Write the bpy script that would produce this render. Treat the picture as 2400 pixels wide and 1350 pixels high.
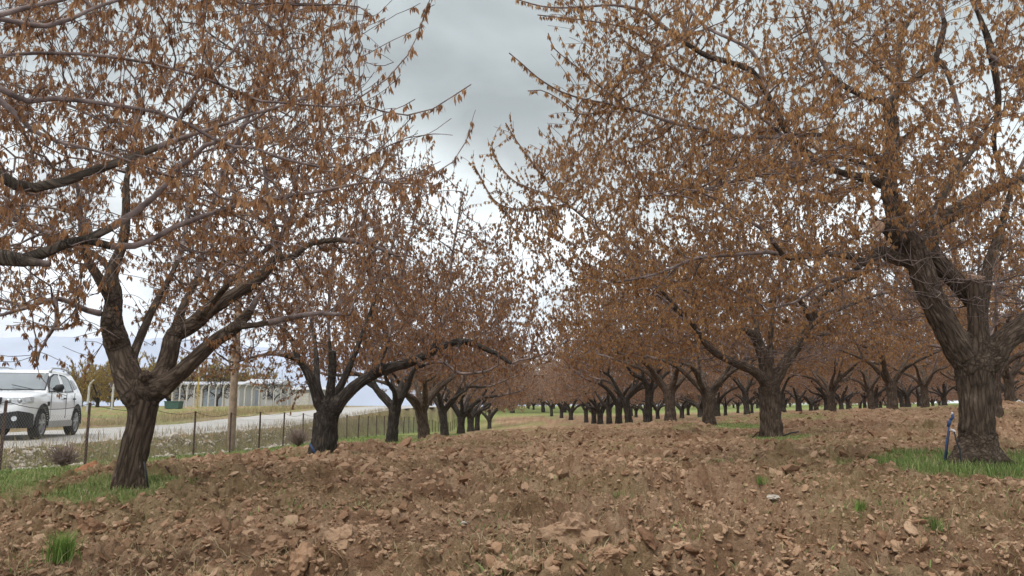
import bpy, bmesh, math, random, time
import numpy as np
from mathutils import Vector, Matrix, kdtree, noise as mnoise

T0 = time.time()
R = math.radians
# ------------------------------------------------------------------ scene, camera, sky, sun
for o in list(bpy.data.objects):
    bpy.data.objects.remove(o)
sc = bpy.context.scene
COL = sc.collection
EYE = 1.1
F = 1750.0                       # focal length in pixels of a 2400 px wide picture
PITCH = math.atan((955 - 675) / F)
cam_d = bpy.data.cameras.new('camera')
cam_d.sensor_width = 36.0
cam_d.lens = F / 2400 * 36.0
cam_d.clip_start = 0.05
cam_d.clip_end = 20000
cam = bpy.data.objects.new('camera', cam_d)
cam.location = (0, 0, EYE)
cam.rotation_euler = (R(90) + PITCH, 0, 0)
COL.objects.link(cam)
sc.camera = cam

SUN_EL, SUN_AZ = 52.0, 215.0     # azimuth measured clockwise from +Y: behind the camera, to the left
w = bpy.data.worlds.new('World')
sc.world = w
w.use_nodes = True
nt = w.node_tree
nt.nodes.clear()
def N(t, **kw):
    n = CUR.nodes.new(t)
    for k, v in kw.items():
        setattr(n, k, v)
    return n
CUR = nt
tc = N('ShaderNodeTexCoord')
sky = N('ShaderNodeTexSky', sky_type='NISHITA', sun_disc=False)
sky.sun_elevation = R(SUN_EL)
sky.sun_rotation = R(SUN_AZ)
bg_sky = N('ShaderNodeBackground')
bg_sky.inputs[1].default_value = 0.05
nt.links.new(sky.outputs[0], bg_sky.inputs[0])
# cloud deck: direction projected on a high plane so the clouds flatten towards the horizon
sep = N('ShaderNodeSeparateXYZ')
nt.links.new(tc.outputs['Generated'], sep.inputs[0])
zc = N('ShaderNodeMath', operation='MAXIMUM'); zc.inputs[1].default_value = 0.0
nt.links.new(sep.outputs[2], zc.inputs[0])
za = N('ShaderNodeMath', operation='ADD'); za.inputs[1].default_value = 0.22
nt.links.new(zc.outputs[0], za.inputs[0])
dx = N('ShaderNodeMath', operation='DIVIDE'); dy = N('ShaderNodeMath', operation='DIVIDE')
nt.links.new(sep.outputs[0], dx.inputs[0]); nt.links.new(za.outputs[0], dx.inputs[1])
nt.links.new(sep.outputs[1], dy.inputs[0]); nt.links.new(za.outputs[0], dy.inputs[1])
cmb = N('ShaderNodeCombineXYZ')
nt.links.new(dx.outputs[0], cmb.inputs[0]); nt.links.new(dy.outputs[0], cmb.inputs[1])
cn = N('ShaderNodeTexNoise'); cn.inputs['Scale'].default_value = 1.9
cn.inputs['Detail'].default_value = 5; cn.inputs['Roughness'].default_value = 0.5
cn.inputs['Distortion'].default_value = 0.25
cmap = N('ShaderNodeMapping'); cmap.inputs['Location'].default_value = (0.35, 0.10, 3.1)
nt.links.new(cmb.outputs[0], cmap.inputs[0]); nt.links.new(cmap.outputs[0], cn.inputs['Vector'])
# elevation ramp: thin bright cloud low down, grey deck above, brighter zenith
er = N('ShaderNodeValToRGB')
er.color_ramp.elements[0].position = 0.0; er.color_ramp.elements[0].color = (0.50, 0.52, 0.57, 1)
er.color_ramp.elements[1].position = 1.0; er.color_ramp.elements[1].color = (0.80, 0.81, 0.83, 1)
e = er.color_ramp.elements.new(0.57); e.color = (0.145, 0.163, 0.164, 1)
e = er.color_ramp.elements.new(0.72); e.color = (0.62, 0.63, 0.65, 1)  # unseen zenith brightened to light the ground
e = er.color_ramp.elements.new(0.23); e.color = (0.43, 0.455, 0.46, 1)
e = er.color_ramp.elements.new(0.38); e.color = (0.165, 0.184, 0.184, 1)
nt.links.new(sep.outputs[2], er.inputs[0])
nr = N('ShaderNodeMapRange'); nr.inputs[1].default_value = 0.36; nr.inputs[2].default_value = 0.64
nr.inputs[3].default_value = 0.62; nr.inputs[4].default_value = 1.32
nt.links.new(cn.outputs[0], nr.inputs[0])
cm = N('ShaderNodeVectorMath', operation='SCALE')
nt.links.new(er.outputs[0], cm.inputs[0]); nt.links.new(nr.outputs[0], cm.inputs['Scale'])
bg_c = N('ShaderNodeBackground'); bg_c.inputs[1].default_value = 2.4
nt.links.new(cm.outputs[0], bg_c.inputs[0])
ads = N('ShaderNodeMixShader'); ads.inputs[0].default_value = 0.90; wo = N('ShaderNodeOutputWorld')
nt.links.new(bg_sky.outputs[0], ads.inputs[1]); nt.links.new(bg_c.outputs[0], ads.inputs[2])
nt.links.new(ads.outputs[0], wo.inputs[0])

sd = bpy.data.lights.new('sun', 'SUN')
sd.energy = 1.5; sd.angle = R(12); sd.color = (1.0, 0.95, 0.88)
sun = bpy.data.objects.new('sun', sd)
az = R(SUN_AZ)
sdir = Vector((math.sin(az) * math.cos(R(SUN_EL)), math.cos(az) * math.cos(R(SUN_EL)), math.sin(R(SUN_EL))))
sun.rotation_euler = (-sdir).to_track_quat('-Z', 'Y').to_euler()
COL.objects.link(sun)
sc.view_settings.view_transform = 'Standard'
sc.view_settings.look = 'None'
sc.view_settings.exposure = 0.36
sc.view_settings.gamma = 1.0
sc.cycles.max_bounces = 6
sc.cycles.diffuse_bounces = 3
sc.cycles.transparent_max_bounces = 4
sc.cycles.volume_bounces = 2
sc.cycles.use_denoising = True

def at(px, py, Y):
    """a point Y metres ahead that the photograph shows at pixel (px, py)"""
    v = (675 - py) / F; u = (px - 1200) / F
    dy_ = math.cos(PITCH) - v * math.sin(PITCH); dz_ = math.sin(PITCH) + v * math.cos(PITCH)
    k = Y / dy_
    return np.array((u * k, Y, EYE + dz_ * k))

# ------------------------------------------------------------------ object helpers
def tag(o, label=None, cat=None, group=None, kind=None):
    if label: o['label'] = label
    if cat: o['category'] = cat
    if group: o['group'] = group
    if kind: o['kind'] = kind
    return o
def empty(name, loc, label, cat, group=None, rz=0.0):
    o = bpy.data.objects.new(name, None)
    o.empty_display_size = 0.1
    o.location = loc; o.rotation_euler = (0, 0, rz)
    COL.objects.link(o)
    return tag(o, label, cat, group)
def mesh_np(name, V, F_, mats, midx=None, smooth=False):
    """F_ : list of int arrays (n,k)"""
    me = bpy.data.meshes.new(name)
    V = np.asarray(V, dtype=np.float32)
    F_ = [np.asarray(f, dtype=np.int32) for f in F_ if len(f)]
    nl = sum(f.size for f in F_); nf = sum(len(f) for f in F_)
    me.vertices.add(len(V)); me.vertices.foreach_set('co', V.ravel())
    me.loops.add(nl); me.loops.foreach_set('vertex_index', np.concatenate([f.ravel() for f in F_]))
    st = []; c = 0
    for f in F_:
        st.append(c + np.arange(len(f)) * f.shape[1]); c += f.size
    me.polygons.add(nf); me.polygons.foreach_set('loop_start', np.concatenate(st).astype(np.int32))
    for m in mats: me.materials.append(m)
    if midx is not None: me.polygons.foreach_set('material_index', np.asarray(midx, dtype=np.int32))
    me.polygons.foreach_set('use_smooth', np.full(nf, bool(smooth)))
    me.update(calc_edges=True)
    return me
def attr_f(me, name, vals):
    a = me.attributes.new(name, 'FLOAT', 'POINT'); a.data.foreach_set('value', np.asarray(vals, dtype=np.float32))
def attr_v(me, name, vals):
    a = me.attributes.new(name, 'FLOAT_VECTOR', 'POINT'); a.data.foreach_set('vector', np.asarray(vals, dtype=np.float32).ravel())
def link(name, me, parent=None, loc=None):
    o = bpy.data.objects.new(name, me); COL.objects.link(o)
    if parent: o.parent = parent
    if loc is not None: o.location = loc
    return o
class MB:
    """collects simple shapes and builds ONE mesh object"""
    def __init__(s): s.v = []; s.f = []
    def add(s, vs, fs):
        b = len(s.v); s.v += [tuple(v) for v in vs]; s.f += [tuple(b + i for i in f) for f in fs]; return s
    def box(s, c, d, rz=0.0, taper=1.0):
        x, y, z = d[0] / 2, d[1] / 2, d[2] / 2
        co, si = math.cos(rz), math.sin(rz); vs = []
        for zz in (-z, z):
            t = taper if zz > 0 else 1.0
            for xx, yy in ((-x, -y), (x, -y), (x, y), (-x, y)):
                xx *= t; yy *= t
                vs.append((c[0] + xx * co - yy * si, c[1] + xx * si + yy * co, c[2] + zz))
        return s.add(vs, [(3, 2, 1, 0), (4, 5, 6, 7), (0, 1, 5, 4), (1, 2, 6, 5), (2, 3, 7, 6), (3, 0, 4, 7)])
    def tube(s, pts, r, n=8, cap=True):
        pts = [Vector(p) for p in pts]
        rs = r if hasattr(r, '__len__') else [r] * len(pts)
        rings = []; vs = []; ref = None
        for i, p in enumerate(pts):
            t = (pts[min(i + 1, len(pts) - 1)] - pts[max(i - 1, 0)]).normalized()
            if ref is None:
                ref = t.orthogonal().normalized()
            else:
                ref = (ref - t * ref.dot(t)).normalized()
            b = t.cross(ref)
            for k in range(n):
                a = 2 * math.pi * k / n
                vs.append(p + (ref * math.cos(a) + b * math.sin(a)) * rs[i])
        fs = []
        for i in range(len(pts) - 1):
            for k in range(n):
                fs.append((i * n + k, i * n + (k + 1) % n, (i + 1) * n + (k + 1) % n, (i + 1) * n + k))
        if cap:
            fs.append(tuple(range(n))[::-1]); fs.append(tuple((len(pts) - 1) * n + k for k in range(n)))
        return s.add(vs, fs)
    def prism(s, poly, y0, y1):
        """polygon in (x,z) extruded along y"""
        n = len(poly)
        vs = [(p[0], y0, p[1]) for p in poly] + [(p[0], y1, p[1]) for p in poly]
        fs = [tuple(range(n)), tuple(range(2 * n - 1, n - 1, -1))]
        for i in range(n): fs.append((i, i + n, (i + 1) % n + n, (i + 1) % n))
        return s.add(vs, fs)
    def build(s, name, mat, parent=None, loc=None, smooth=False, bevel=0.0, sub=0):
        me = bpy.data.meshes.new(name); me.from_pydata(s.v, [], s.f)
        bm = bmesh.new(); bm.from_mesh(me)
        bmesh.ops.recalc_face_normals(bm, faces=bm.faces)
        if bevel:
            bmesh.ops.bevel(bm, geom=bm.edges[:], offset=bevel, segments=2, affect='EDGES', profile=0.6)
        bm.to_mesh(me); bm.free()
        for p in me.polygons: p.use_smooth = smooth
        for m in (mat if isinstance(mat, (list, tuple)) else [mat]): me.materials.append(m)
        o = link(name, me, parent, loc)
        if sub:
            md = o.modifiers.new('sub', 'SUBSURF'); md.levels = sub; md.render_levels = sub
        return o

# ------------------------------------------------------------------ materials
def mat_new(name):
    global CUR
    m = bpy.data.materials.new(name); m.use_nodes = True
    CUR = m.node_tree; CUR.nodes.clear()
    out = N('ShaderNodeOutputMaterial'); b = N('ShaderNodeBsdfPrincipled')
    CUR.links.new(b.outputs[0], out.inputs[0])
    b.inputs['Roughness'].default_value = 0.85
    b.inputs['Specular IOR Level'].default_value = 0.25
    return m, b, out
def L(a, b): CUR.links.new(a, b)
def ramp(fac, stops):
    r = N('ShaderNodeValToRGB')
    while len(r.color_ramp.elements) < len(stops): r.color_ramp.elements.new(0.5)
    for e_, (p, c) in zip(r.color_ramp.elements, stops):
        e_.position = p; e_.color = (*c, 1)
    L(fac, r.inputs[0]); return r.outputs[0]
def noise_tex(vec, scale, detail=4, rough=0.55, dist=0.0):
    n = N('ShaderNodeTexNoise'); n.inputs['Scale'].default_value = scale
    n.inputs['Detail'].default_value = detail; n.inputs['Roughness'].default_value = rough
    n.inputs['Distortion'].default_value = dist
    if vec is not None: L(vec, n.inputs['Vector'])
    return n.outputs[0]
def bump(h, strength, dist, b, normal=None):
    n = N('ShaderNodeBump'); n.inputs['Strength'].default_value = strength; n.inputs['Distance'].default_value = dist
    L(h, n.inputs['Height'])
    if normal is not None: L(normal, n.inputs['Normal'])
    L(n.outputs[0], b.inputs['Normal']); return n.outputs[0]
def mixc(f, a, b_):
    m = N('ShaderNodeMix', data_type='RGBA')
    if isinstance(f, float): m.inputs[0].default_value = f
    else: L(f, m.inputs[0])
    for s_, v in ((6, a), (7, b_)):
        if isinstance(v, tuple): m.inputs[s_].default_value = (*v, 1)
        else: L(v, m.inputs[s_])
    return m.outputs[2]
def math_n(op, a, b_=0.0, clamp=False):
    m = N('ShaderNodeMath', operation=op); m.use_clamp = clamp
    for i, v in enumerate((a, b_)):
        if isinstance(v, (int, float)): m.inputs[i].default_value = v
        else: L(v, m.inputs[i])
    return m.outputs[0]
def simple(name, col, rough=0.6, metal=0.0, var=0.12, vs=6.0, spec=0.3, coat=0.0):
    m, b, _ = mat_new(name)
    g = N('ShaderNodeNewGeometry')
    n = noise_tex(g.outputs['Position'], vs, 4)
    lo = tuple(c * (1 - var) for c in col); hi = tuple(min(1, c * (1 + var)) for c in col)
    L(ramp(n, [(0.3, lo), (0.7, hi)]), b.inputs['Base Color'])
    b.inputs['Roughness'].default_value = rough; b.inputs['Metallic'].default_value = metal
    b.inputs['Specular IOR Level'].default_value = spec; b.inputs['Coat Weight'].default_value = coat
    return m

def bark_mat(name, dark, mid, light, scale=1.0):
    m, b, _ = mat_new(name)
    a = N('ShaderNodeAttribute', attribute_name='bark')
    v = a.outputs['Vector']
    g = N('ShaderNodeNewGeometry')
    nd = N('ShaderNodeTexNoise'); nd.inputs['Scale'].default_value = 9; nd.inputs['Detail'].default_value = 3; L(v, nd.inputs['Vector'])
    sb = N('ShaderNodeVectorMath', operation='SCALE'); L(nd.outputs['Color'], sb.inputs[0]); sb.inputs['Scale'].default_value = 0.09
    ad = N('ShaderNodeVectorMath', operation='ADD'); L(v, ad.inputs[0]); L(sb.outputs[0], ad.inputs[1]); v = ad.outputs[0]
    n1 = noise_tex(v, 24 * scale, 7, 0.7, 0.8)
    vo = N('ShaderNodeTexVoronoi', feature='DISTANCE_TO_EDGE'); vo.inputs['Scale'].default_value = 19 * scale
    L(v, vo.inputs['Vector'])
    crack = math_n('MINIMUM', math_n('ADD', math_n('MULTIPLY', vo.outputs['Distance'], 3.0), math_n('MULTIPLY', n1, 0.55)), 1.0)
    n2 = noise_tex(g.outputs['Position'], 3.2, 4)
    n3 = noise_tex(v, 60 * scale, 3)
    base = ramp(n1, [(0.28, dark), (0.5, mid), (0.75, light)])
    big = ramp(n2, [(0.35, tuple(c * 0.62 for c in mid)), (0.62, tuple(min(1, c * 1.25) for c in mid))])
    col = mixc(0.45, base, big)
    n5 = noise_tex(g.outputs['Position'], 7.5, 5, 0.6)
    col = mixc(math_n('MULTIPLY', ramp(n5, [(0.56, (0, 0, 0)), (0.66, (1, 1, 1))]), 0.45), col, tuple(min(1, c * 1.25) for c in light))
    # furrows mixed to a darker bark tone
    col = mixc(crack, tuple(c * 0.75 for c in dark), col)
    L(col, b.inputs['Base Color'])
    h = math_n('ADD', math_n('MULTIPLY', n1, 0.7), math_n('ADD', math_n('MULTIPLY', crack, 0.5), math_n('MULTIPLY', n3, 0.25)))
    bump(h, 1.0, 0.022, b)
    b.inputs['Roughness'].default_value = 0.95; b.inputs['Specular IOR Level'].default_value = 0.12
    return m
M = {}
M['bark'] = bark_mat('bark', (0.032, 0.023, 0.017), (0.115, 0.084, 0.062), (0.22, 0.172, 0.13))
M['bark_dark'] = bark_mat('bark_dark', (0.022, 0.018, 0.016), (0.070, 0.057, 0.047), (0.150, 0.126, 0.104))
M['bark_grey'] = bark_mat('bark_grey', (0.035, 0.028, 0.022), (0.125, 0.10, 0.078), (0.24, 0.20, 0.155))
def twig_mat():
    m, b, _ = mat_new('twig')
    g = N('ShaderNodeNewGeometry')
    n = noise_tex(g.outputs['Position'], 9, 3)
    L(ramp(n, [(0.3, (0.065, 0.048, 0.043)), (0.5, (0.16, 0.118, 0.105)), (0.72, (0.27, 0.212, 0.190))]), b.inputs['Base Color'])
    b.inputs['Roughness'].default_value = 0.8
    return m
M['twig'] = twig_mat()
def leaf_mat(name, stops, trans=0.48):
    m, b, out = mat_new(name)
    a = N('ShaderNodeAttribute', attribute_name='var')
    g = N('ShaderNodeNewGeometry')
    n = noise_tex(g.outputs['Position'], 1.1, 2)
    f = math_n('ADD', math_n('MULTIPLY', a.outputs['Fac'], 0.7), math_n('MULTIPLY', math_n('SUBTRACT', n, 0.5), 0.9), )
    c = ramp(f, stops)
    L(c, b.inputs['Base Color']); b.inputs['Roughness'].default_value = 0.7
    t = N('ShaderNodeBsdfTranslucent'); L(c, t.inputs[0])
    mx = N('ShaderNodeMixShader'); mx.inputs[0].default_value = trans
    L(b.outputs[0], mx.inputs[1]); L(t.outputs[0], mx.inputs[2]); L(mx.outputs[0], out.inputs[0])
    return m
M['leaf_red'] = leaf_mat('dry_leaf_russet', [(0.0, (0.14, 0.066, 0.035)), (0.35, (0.34, 0.178, 0.086)), (0.7, (0.46, 0.272, 0.136)), (0.9, (0.52, 0.355, 0.19))])
M['leaf_ochre'] = leaf_mat('dry_leaf_ochre', [(0.0, (0.16, 0.078, 0.036)), (0.35, (0.39, 0.212, 0.092)), (0.7, (0.52, 0.315, 0.140)), (0.9, (0.58, 0.40, 0.21))])
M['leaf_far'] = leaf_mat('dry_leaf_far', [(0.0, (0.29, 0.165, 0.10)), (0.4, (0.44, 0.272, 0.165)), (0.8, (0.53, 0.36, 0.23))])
M['leaf_olive'] = leaf_mat('budding_leaf_olive', [(0.0, (0.20, 0.14, 0.045)), (0.4, (0.40, 0.29, 0.09)), (0.8, (0.52, 0.40, 0.15))])

# ------------------------------------------------------------------ numpy noise
def hsh(ix, iy, s):
    h = (ix.astype(np.int64) * 374761393 + iy.astype(np.int64) * 668265263 + s * 1274126177) & 0xffffffff
    h = ((h ^ (h >> 13)) * 1274126177) & 0xffffffff
    h = ((h ^ (h >> 16)) * 2246822519) & 0xffffffff
    return ((h ^ (h >> 15)) & 0xffffff) / float(0x1000000)
def vnoise(x, y, s):
    ix = np.floor(x); iy = np.floor(y); fx = x - ix; fy = y - iy
    fx = fx * fx * (3 - 2 * fx); fy = fy * fy * (3 - 2 * fy)
    a = hsh(ix, iy, s); b = hsh(ix + 1, iy, s); c = hsh(ix, iy + 1, s); d = hsh(ix + 1, iy + 1, s)
    return (a * (1 - fx) + b * fx) * (1 - fy) + (c * (1 - fx) + d * fx) * fy
def fbm(x, y, s, o=4):
    r = 0; a = 1; t = 0
    for i in range(o):
        r = r + a * vnoise(x * 2 ** i, y * 2 ** i, s + i * 17); t += a; a *= 0.5
    return r / t
def clods(x, y, s, dens=0.75):
    """random angular lumps, cell size 1, height 0..1"""
    x = x + (vnoise(x * 2.3, y * 2.3, s + 5) - .5) * 0.5; y = y + (vnoise(x * 2.3 + 9, y * 2.3, s + 6) - .5) * 0.5
    ix = np.floor(x); iy = np.floor(y); h = np.zeros_like(x)
    for i in (-1, 0, 1):
        for j in (-1, 0, 1):
            cx = ix + i; cy = iy + j
            px = cx + hsh(cx, cy, s); py = cy + hsh(cx, cy, s + 1); rr = hsh(cx, cy, s + 2); on = hsh(cx, cy, s + 3) < dens
            rad = 0.35 + 0.55 * rr
            ddx = (x - px) / rad; ddy = (y - py) / (rad * (0.6 + 0.7 * hsh(cx, cy, s + 7)))
            d2 = ddx * ddx + ddy * ddy
            tx = hsh(cx, cy, s + 8) - .5; ty = hsh(cx, cy, s + 9) - .5
            hh = rad * (np.sqrt(np.clip(1 - d2, 0, 1)) * (0.85 + 0.9 * (tx * ddx + ty * ddy)))
            h = np.maximum(h, np.where(on, hh, 0))
    return h

# ------------------------------------------------------------------ terrain height
XV = 0.017                                   # the rows run very slightly to the right of +Y
CPX = [(-500, 1350, 4.6), (1200, 1350, 4.7), (2400, 1350, 4.9), (3000, 1350, 5.0), (0, 1350, 4.6),
       (305, 1140, 8), (757, 1069, 16), (918, 1036, 24), (995, 1028, 32), (1042, 1020, 40), (1076, 1016, 48), (1098, 1013, 56), (1127, 1010, 72), (1146, 1007, 88),
       (30, 1106, 12.7), (217, 1093, 15), (370, 1075, 17.6), (477, 1067, 20.2), (555, 1061, 22.6), (674, 1046, 27.4), (797, 1031, 35), (900, 1021, 46), (980, 1013, 62),
       (1200, 1150, 8.3), (1200, 1062, 14.5), (1250, 1014, 24), (1290, 1010, 30), (1250, 1003, 60), (1250, 986, 90), (1250, 964, 140), (1100, 966, 140),
       (2290, 1088, 11), (1808, 1024, 20), (1662, 997, 27), (1572, 987, 34), (1518, 988, 41), (1475, 991, 48), (1452, 993, 55), (1407, 994, 69), (1340, 988, 90), (1295, 976, 115),
       (1700, 1150, 8.4), (2400, 1180, 7.6), (2400, 1060, 14), (2400, 990, 22),
       (2065, 963, 31), (1922, 966, 38), (1813, 968, 45), (1735, 972, 52), (2380, 946, 35), (2188, 954, 42), (2051, 959, 49), (1869, 964, 63),
       (1600, 963, 140), (2000, 953, 140), (2500, 948, 120), (1250, 952, 300), (2400, 944, 300), (100, 955, 300),
       (600, 955, 1000), (1800, 955, 1000), (1200, 955, 3000), (-1500, 955, 1000), (4000, 955, 1000), (-1500, 955, 3000), (4000, 955, 3000)]
cp = np.array([at(*c) for c in CPX] + [(0, -4, 0.02), (8, -4, 0.05), (-8, -4, -0.05), (16, 4, 0.3), (30, 10, 0.9)])
def warp(x, y):
    yy = np.maximum(y, -5) + 8.0
    return np.stack([x / yy * 2.2, np.log(yy) * 1.6], -1)
def U(r2): return np.where(r2 > 1e-12, 0.5 * r2 * np.log(r2 + 1e-12), 0)
_q = warp(cp[:, 0], cp[:, 1]); _n = len(cp)
_K = U(((_q[:, None] - _q[None]) ** 2).sum(-1)) + np.eye(_n) * 0.0015
_P = np.hstack([np.ones((_n, 1)), _q])
_A = np.block([[_K, _P], [_P.T, np.zeros((3, 3))]])
# interpolate the slope seen from eye height (keeps far terrain in proportion)
_wt = np.maximum(cp[:, 1], 3.0) + 2
_sol = np.linalg.solve(_A, np.concatenate([(cp[:, 2] - EYE) / _wt, np.zeros(3)]))
RY = np.array([-50, 30, 33, 38, 41, 51, 59, 75, 120, 300, 1000, 8000.])
RZ = np.array([-.72, -.72, -.72, -.57, -.50, -.27, -.05, .1, .25, .1, 0, 0]) + EYE
def smooth(a, b, x):
    t = np.clip((x - a) / (b - a), 0, 1); return t * t * (3 - 2 * t)
def gz(x, y):
    x = np.atleast_1d(np.asarray(x, float)); y = np.atleast_1d(np.asarray(y, float))
    sh = x.shape; xf = x.ravel(); yf = y.ravel(); out = np.empty_like(xf)
    for i in range(0, len(xf), 60000):
        xx = xf[i:i + 60000]; yy = yf[i:i + 60000]; q = warp(xx, yy)
        r2 = ((q[:, None] - _q[None]) ** 2).sum(-1)
        z = U(r2) @ _sol[:_n] + _sol[_n] + q @ _sol[_n + 1:]
        out[i:i + 60000] = z * (np.maximum(yy, 3.0) + 2) + EYE
    xr = xf - XV * yf
    zr = np.interp(yf, RY, RZ)
    out = out * (1 - smooth(-9.2, -10.1, xr)) + zr * smooth(-9.2, -10.1, xr)
    return out.reshape(sh)
def gz1(x, y): return float(gz(x, y)[0])

def grass_mask(x, y):
    xr = x - XV * y
    n = fbm(x * 0.9, y * 0.9, 77, 3) - 0.5
    # grassy strip along the fence
    m = smooth(0.4, -0.4, xr - np.interp(y, [8, 14, 24, 60], [-5.2, -6.5, -6.9, -6.0]) + n * 1.3) * smooth(-9.9, -9.2, xr)
    m = np.maximum(m, smooth(-9.9, -9.4, xr) * 0.6 * smooth(-3.6, -4.4, xr + n) * smooth(20, 30, y))
    # round the trunks
    for (bx, by, r) in PATCH:
        d = np.sqrt((x - bx) ** 2 + ((y - by) * 0.8) ** 2) / r
        m = np.maximum(m, smooth(1.2, 0.5, d + n * 2.4))
    # beyond the road and the green field behind the orchard
    m = np.maximum(m, smooth(-15.6, -16.6, xr) * smooth(0.35, 0.6, n + .5) * 0.8)
    m = np.maximum(m, smooth(112, 128, y) * smooth(-12, -5, xr))
    m = np.maximum(m, (smooth(0.60, 0.72, fbm(x * 0.35 + 5, y * 0.35, 31, 4))) * 0.6 * smooth(20, 34, y))
    return np.clip(m, 0, 1)
def rubble_mask(x, y):
    xr = x - XV * y
    n = fbm(x * 1.3, y * 1.3, 40, 3) - 0.5
    m = smooth(-8.7, -9.3, xr + n * 1.2) * smooth(-17, -15.4, xr)
    return np.clip(m, 0, 1)
PATCH = []

# tree bases
def base_of(px, py, Y):
    p = at(px, py, Y); p[2] = gz1(p[0], p[1]); return p
B = {'L1': base_of(305, 1145, 8), 'L2': base_of(757, 1072, 16), 'L3': base_of(918, 1038, 24),
     'R1': base_of(2290, 1090, 11), 'R2': base_of(1808, 1025, 20), 'R3': base_of(1662, 997, 27), 'R4': base_of(1572, 985, 34)}
PATCH += [(B['L1'][0] - .1, B['L1'][1] - .05, .6), (B['R1'][0] - .1, B['R1'][1] - .4, 1.15), (B['R1'][0] + 1.2, B['R1'][1] + .4, 1.3), (B['R1'][0] + .7, B['R1'][1] - 1.5, 1.2),
          (B['R2'][0] + .1, B['R2'][1] - .2, .9), (B['R3'][0] + .3, B['R3'][1] - .4, 1.6), (B['L2'][0], B['L2'][1], .8),
          (B['L3'][0], B['L3'][1] - .3, 1.2), (-3.5, 34, 2.0), (-3.0, 42, 2.5)]

# ------------------------------------------------------------------ ground sheet
def build_ground():
    ys = [-4.0]
    while ys[-1] < 3.2: ys.append(ys[-1] + 0.12)
    while ys[-1] < 11: ys.append(ys[-1] * 1.0024)
    while ys[-1] < 34: ys.append(ys[-1] * 1.0034)
    g_ = 1.004
    while ys[-1] < 9000:
        g_ = min(g_ * 1.004, 1.12); ys.append(ys[-1] * g_)
    ys = np.array(ys)
    inner = np.linspace(-0.80, 0.80, 1000)
    o1 = -(0.80 + 0.012 * (np.geomspace(1, 90, 34)))[::-1]; o2 = 0.80 + 0.012 * (np.geomspace(1, 90, 34))
    s_ = np.concatenate([o1, inner, o2])
    Y_, S_ = np.meshgrid(ys, s_, indexing='ij')
    X_ = S_ * (np.maximum(Y_, 2.0) + 0.6)
    Z_ = gz(X_, Y_)
    gm = grass_mask(X_, Y_); rm = rubble_mask(X_, Y_)
    xr = X_ - XV * Y_
    road = smooth(-9.8, -10.25, xr) * smooth(-16.0, -15.4, xr)
    soil = (1 - road) * (1 - 0.75 * gm) * (1 - 0.6 * rm) * smooth(-7.6, -5.8, xr + .0)
    near = smooth(60, 20, Y_)
    # furrow-like swell, then lumps at falling sizes
    lump = 0.5 * (fbm(X_ * 1.1, Y_ * 0.8, 3, 3) - .5) * 0.11
    act = 0.55 + 0.9 * fbm(X_ * 0.6, Y_ * 0.5, 8, 3)
    big = clods(X_ / 0.42, Y_ / 0.40, 11, 0.35) * 0.26 * smooth(0.45, 0.62, fbm(X_ * .45 + 3, Y_ * .45, 21, 3))
    med = clods(X_ / 0.19, Y_ / 0.17, 12, 0.75) * 0.16
    sml = clods(X_ / 0.085, Y_ / 0.075, 13, 0.85) * 0.105
    tin = clods(X_ / 0.040, Y_ / 0.036, 14, 0.85) * 0.05 * smooth(14, 7, Y_)
    rr = (fbm(X_ * 30, Y_ * 30, 15, 2) - .5) * 0.012 * smooth(12, 6, Y_)
    h = lump + act * (big + med + sml * smooth(40, 14, Y_) + tin + rr)
    Z_ = Z_ + h * soil * near - 0.125 * soil * near
    Z_ -= road * 0.12
    ny, nx = Y_.shape
    V = np.stack([X_, Y_, Z_], -1).reshape(-1, 3)
    idx = np.arange(ny * nx).reshape(ny, nx)
    Fq = np.stack([idx[:-1, :-1], idx[:-1, 1:], idx[1:, 1:], idx[1:, :-1]], -1).reshape(-1, 4)
    me = mesh_np('ground', V, [Fq], [M['soil']], smooth=True)
    attr_f(me, 'grass', gm.ravel()); attr_f(me, 'rubble', rm.ravel())
    cv = np.clip(hsh(np.floor(X_ / .19), np.floor(Y_ / .17), 5) * .3 + fbm(X_ * 3, Y_ * 3, 9, 3) * .7, 0, 1)
    attr_f(me, 'cvar', cv.ravel())
    o = link('ground', me); tag(o, 'ploughed reddish brown orchard soil with grassy strips', 'ground', kind='structure')
    return o
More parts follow.
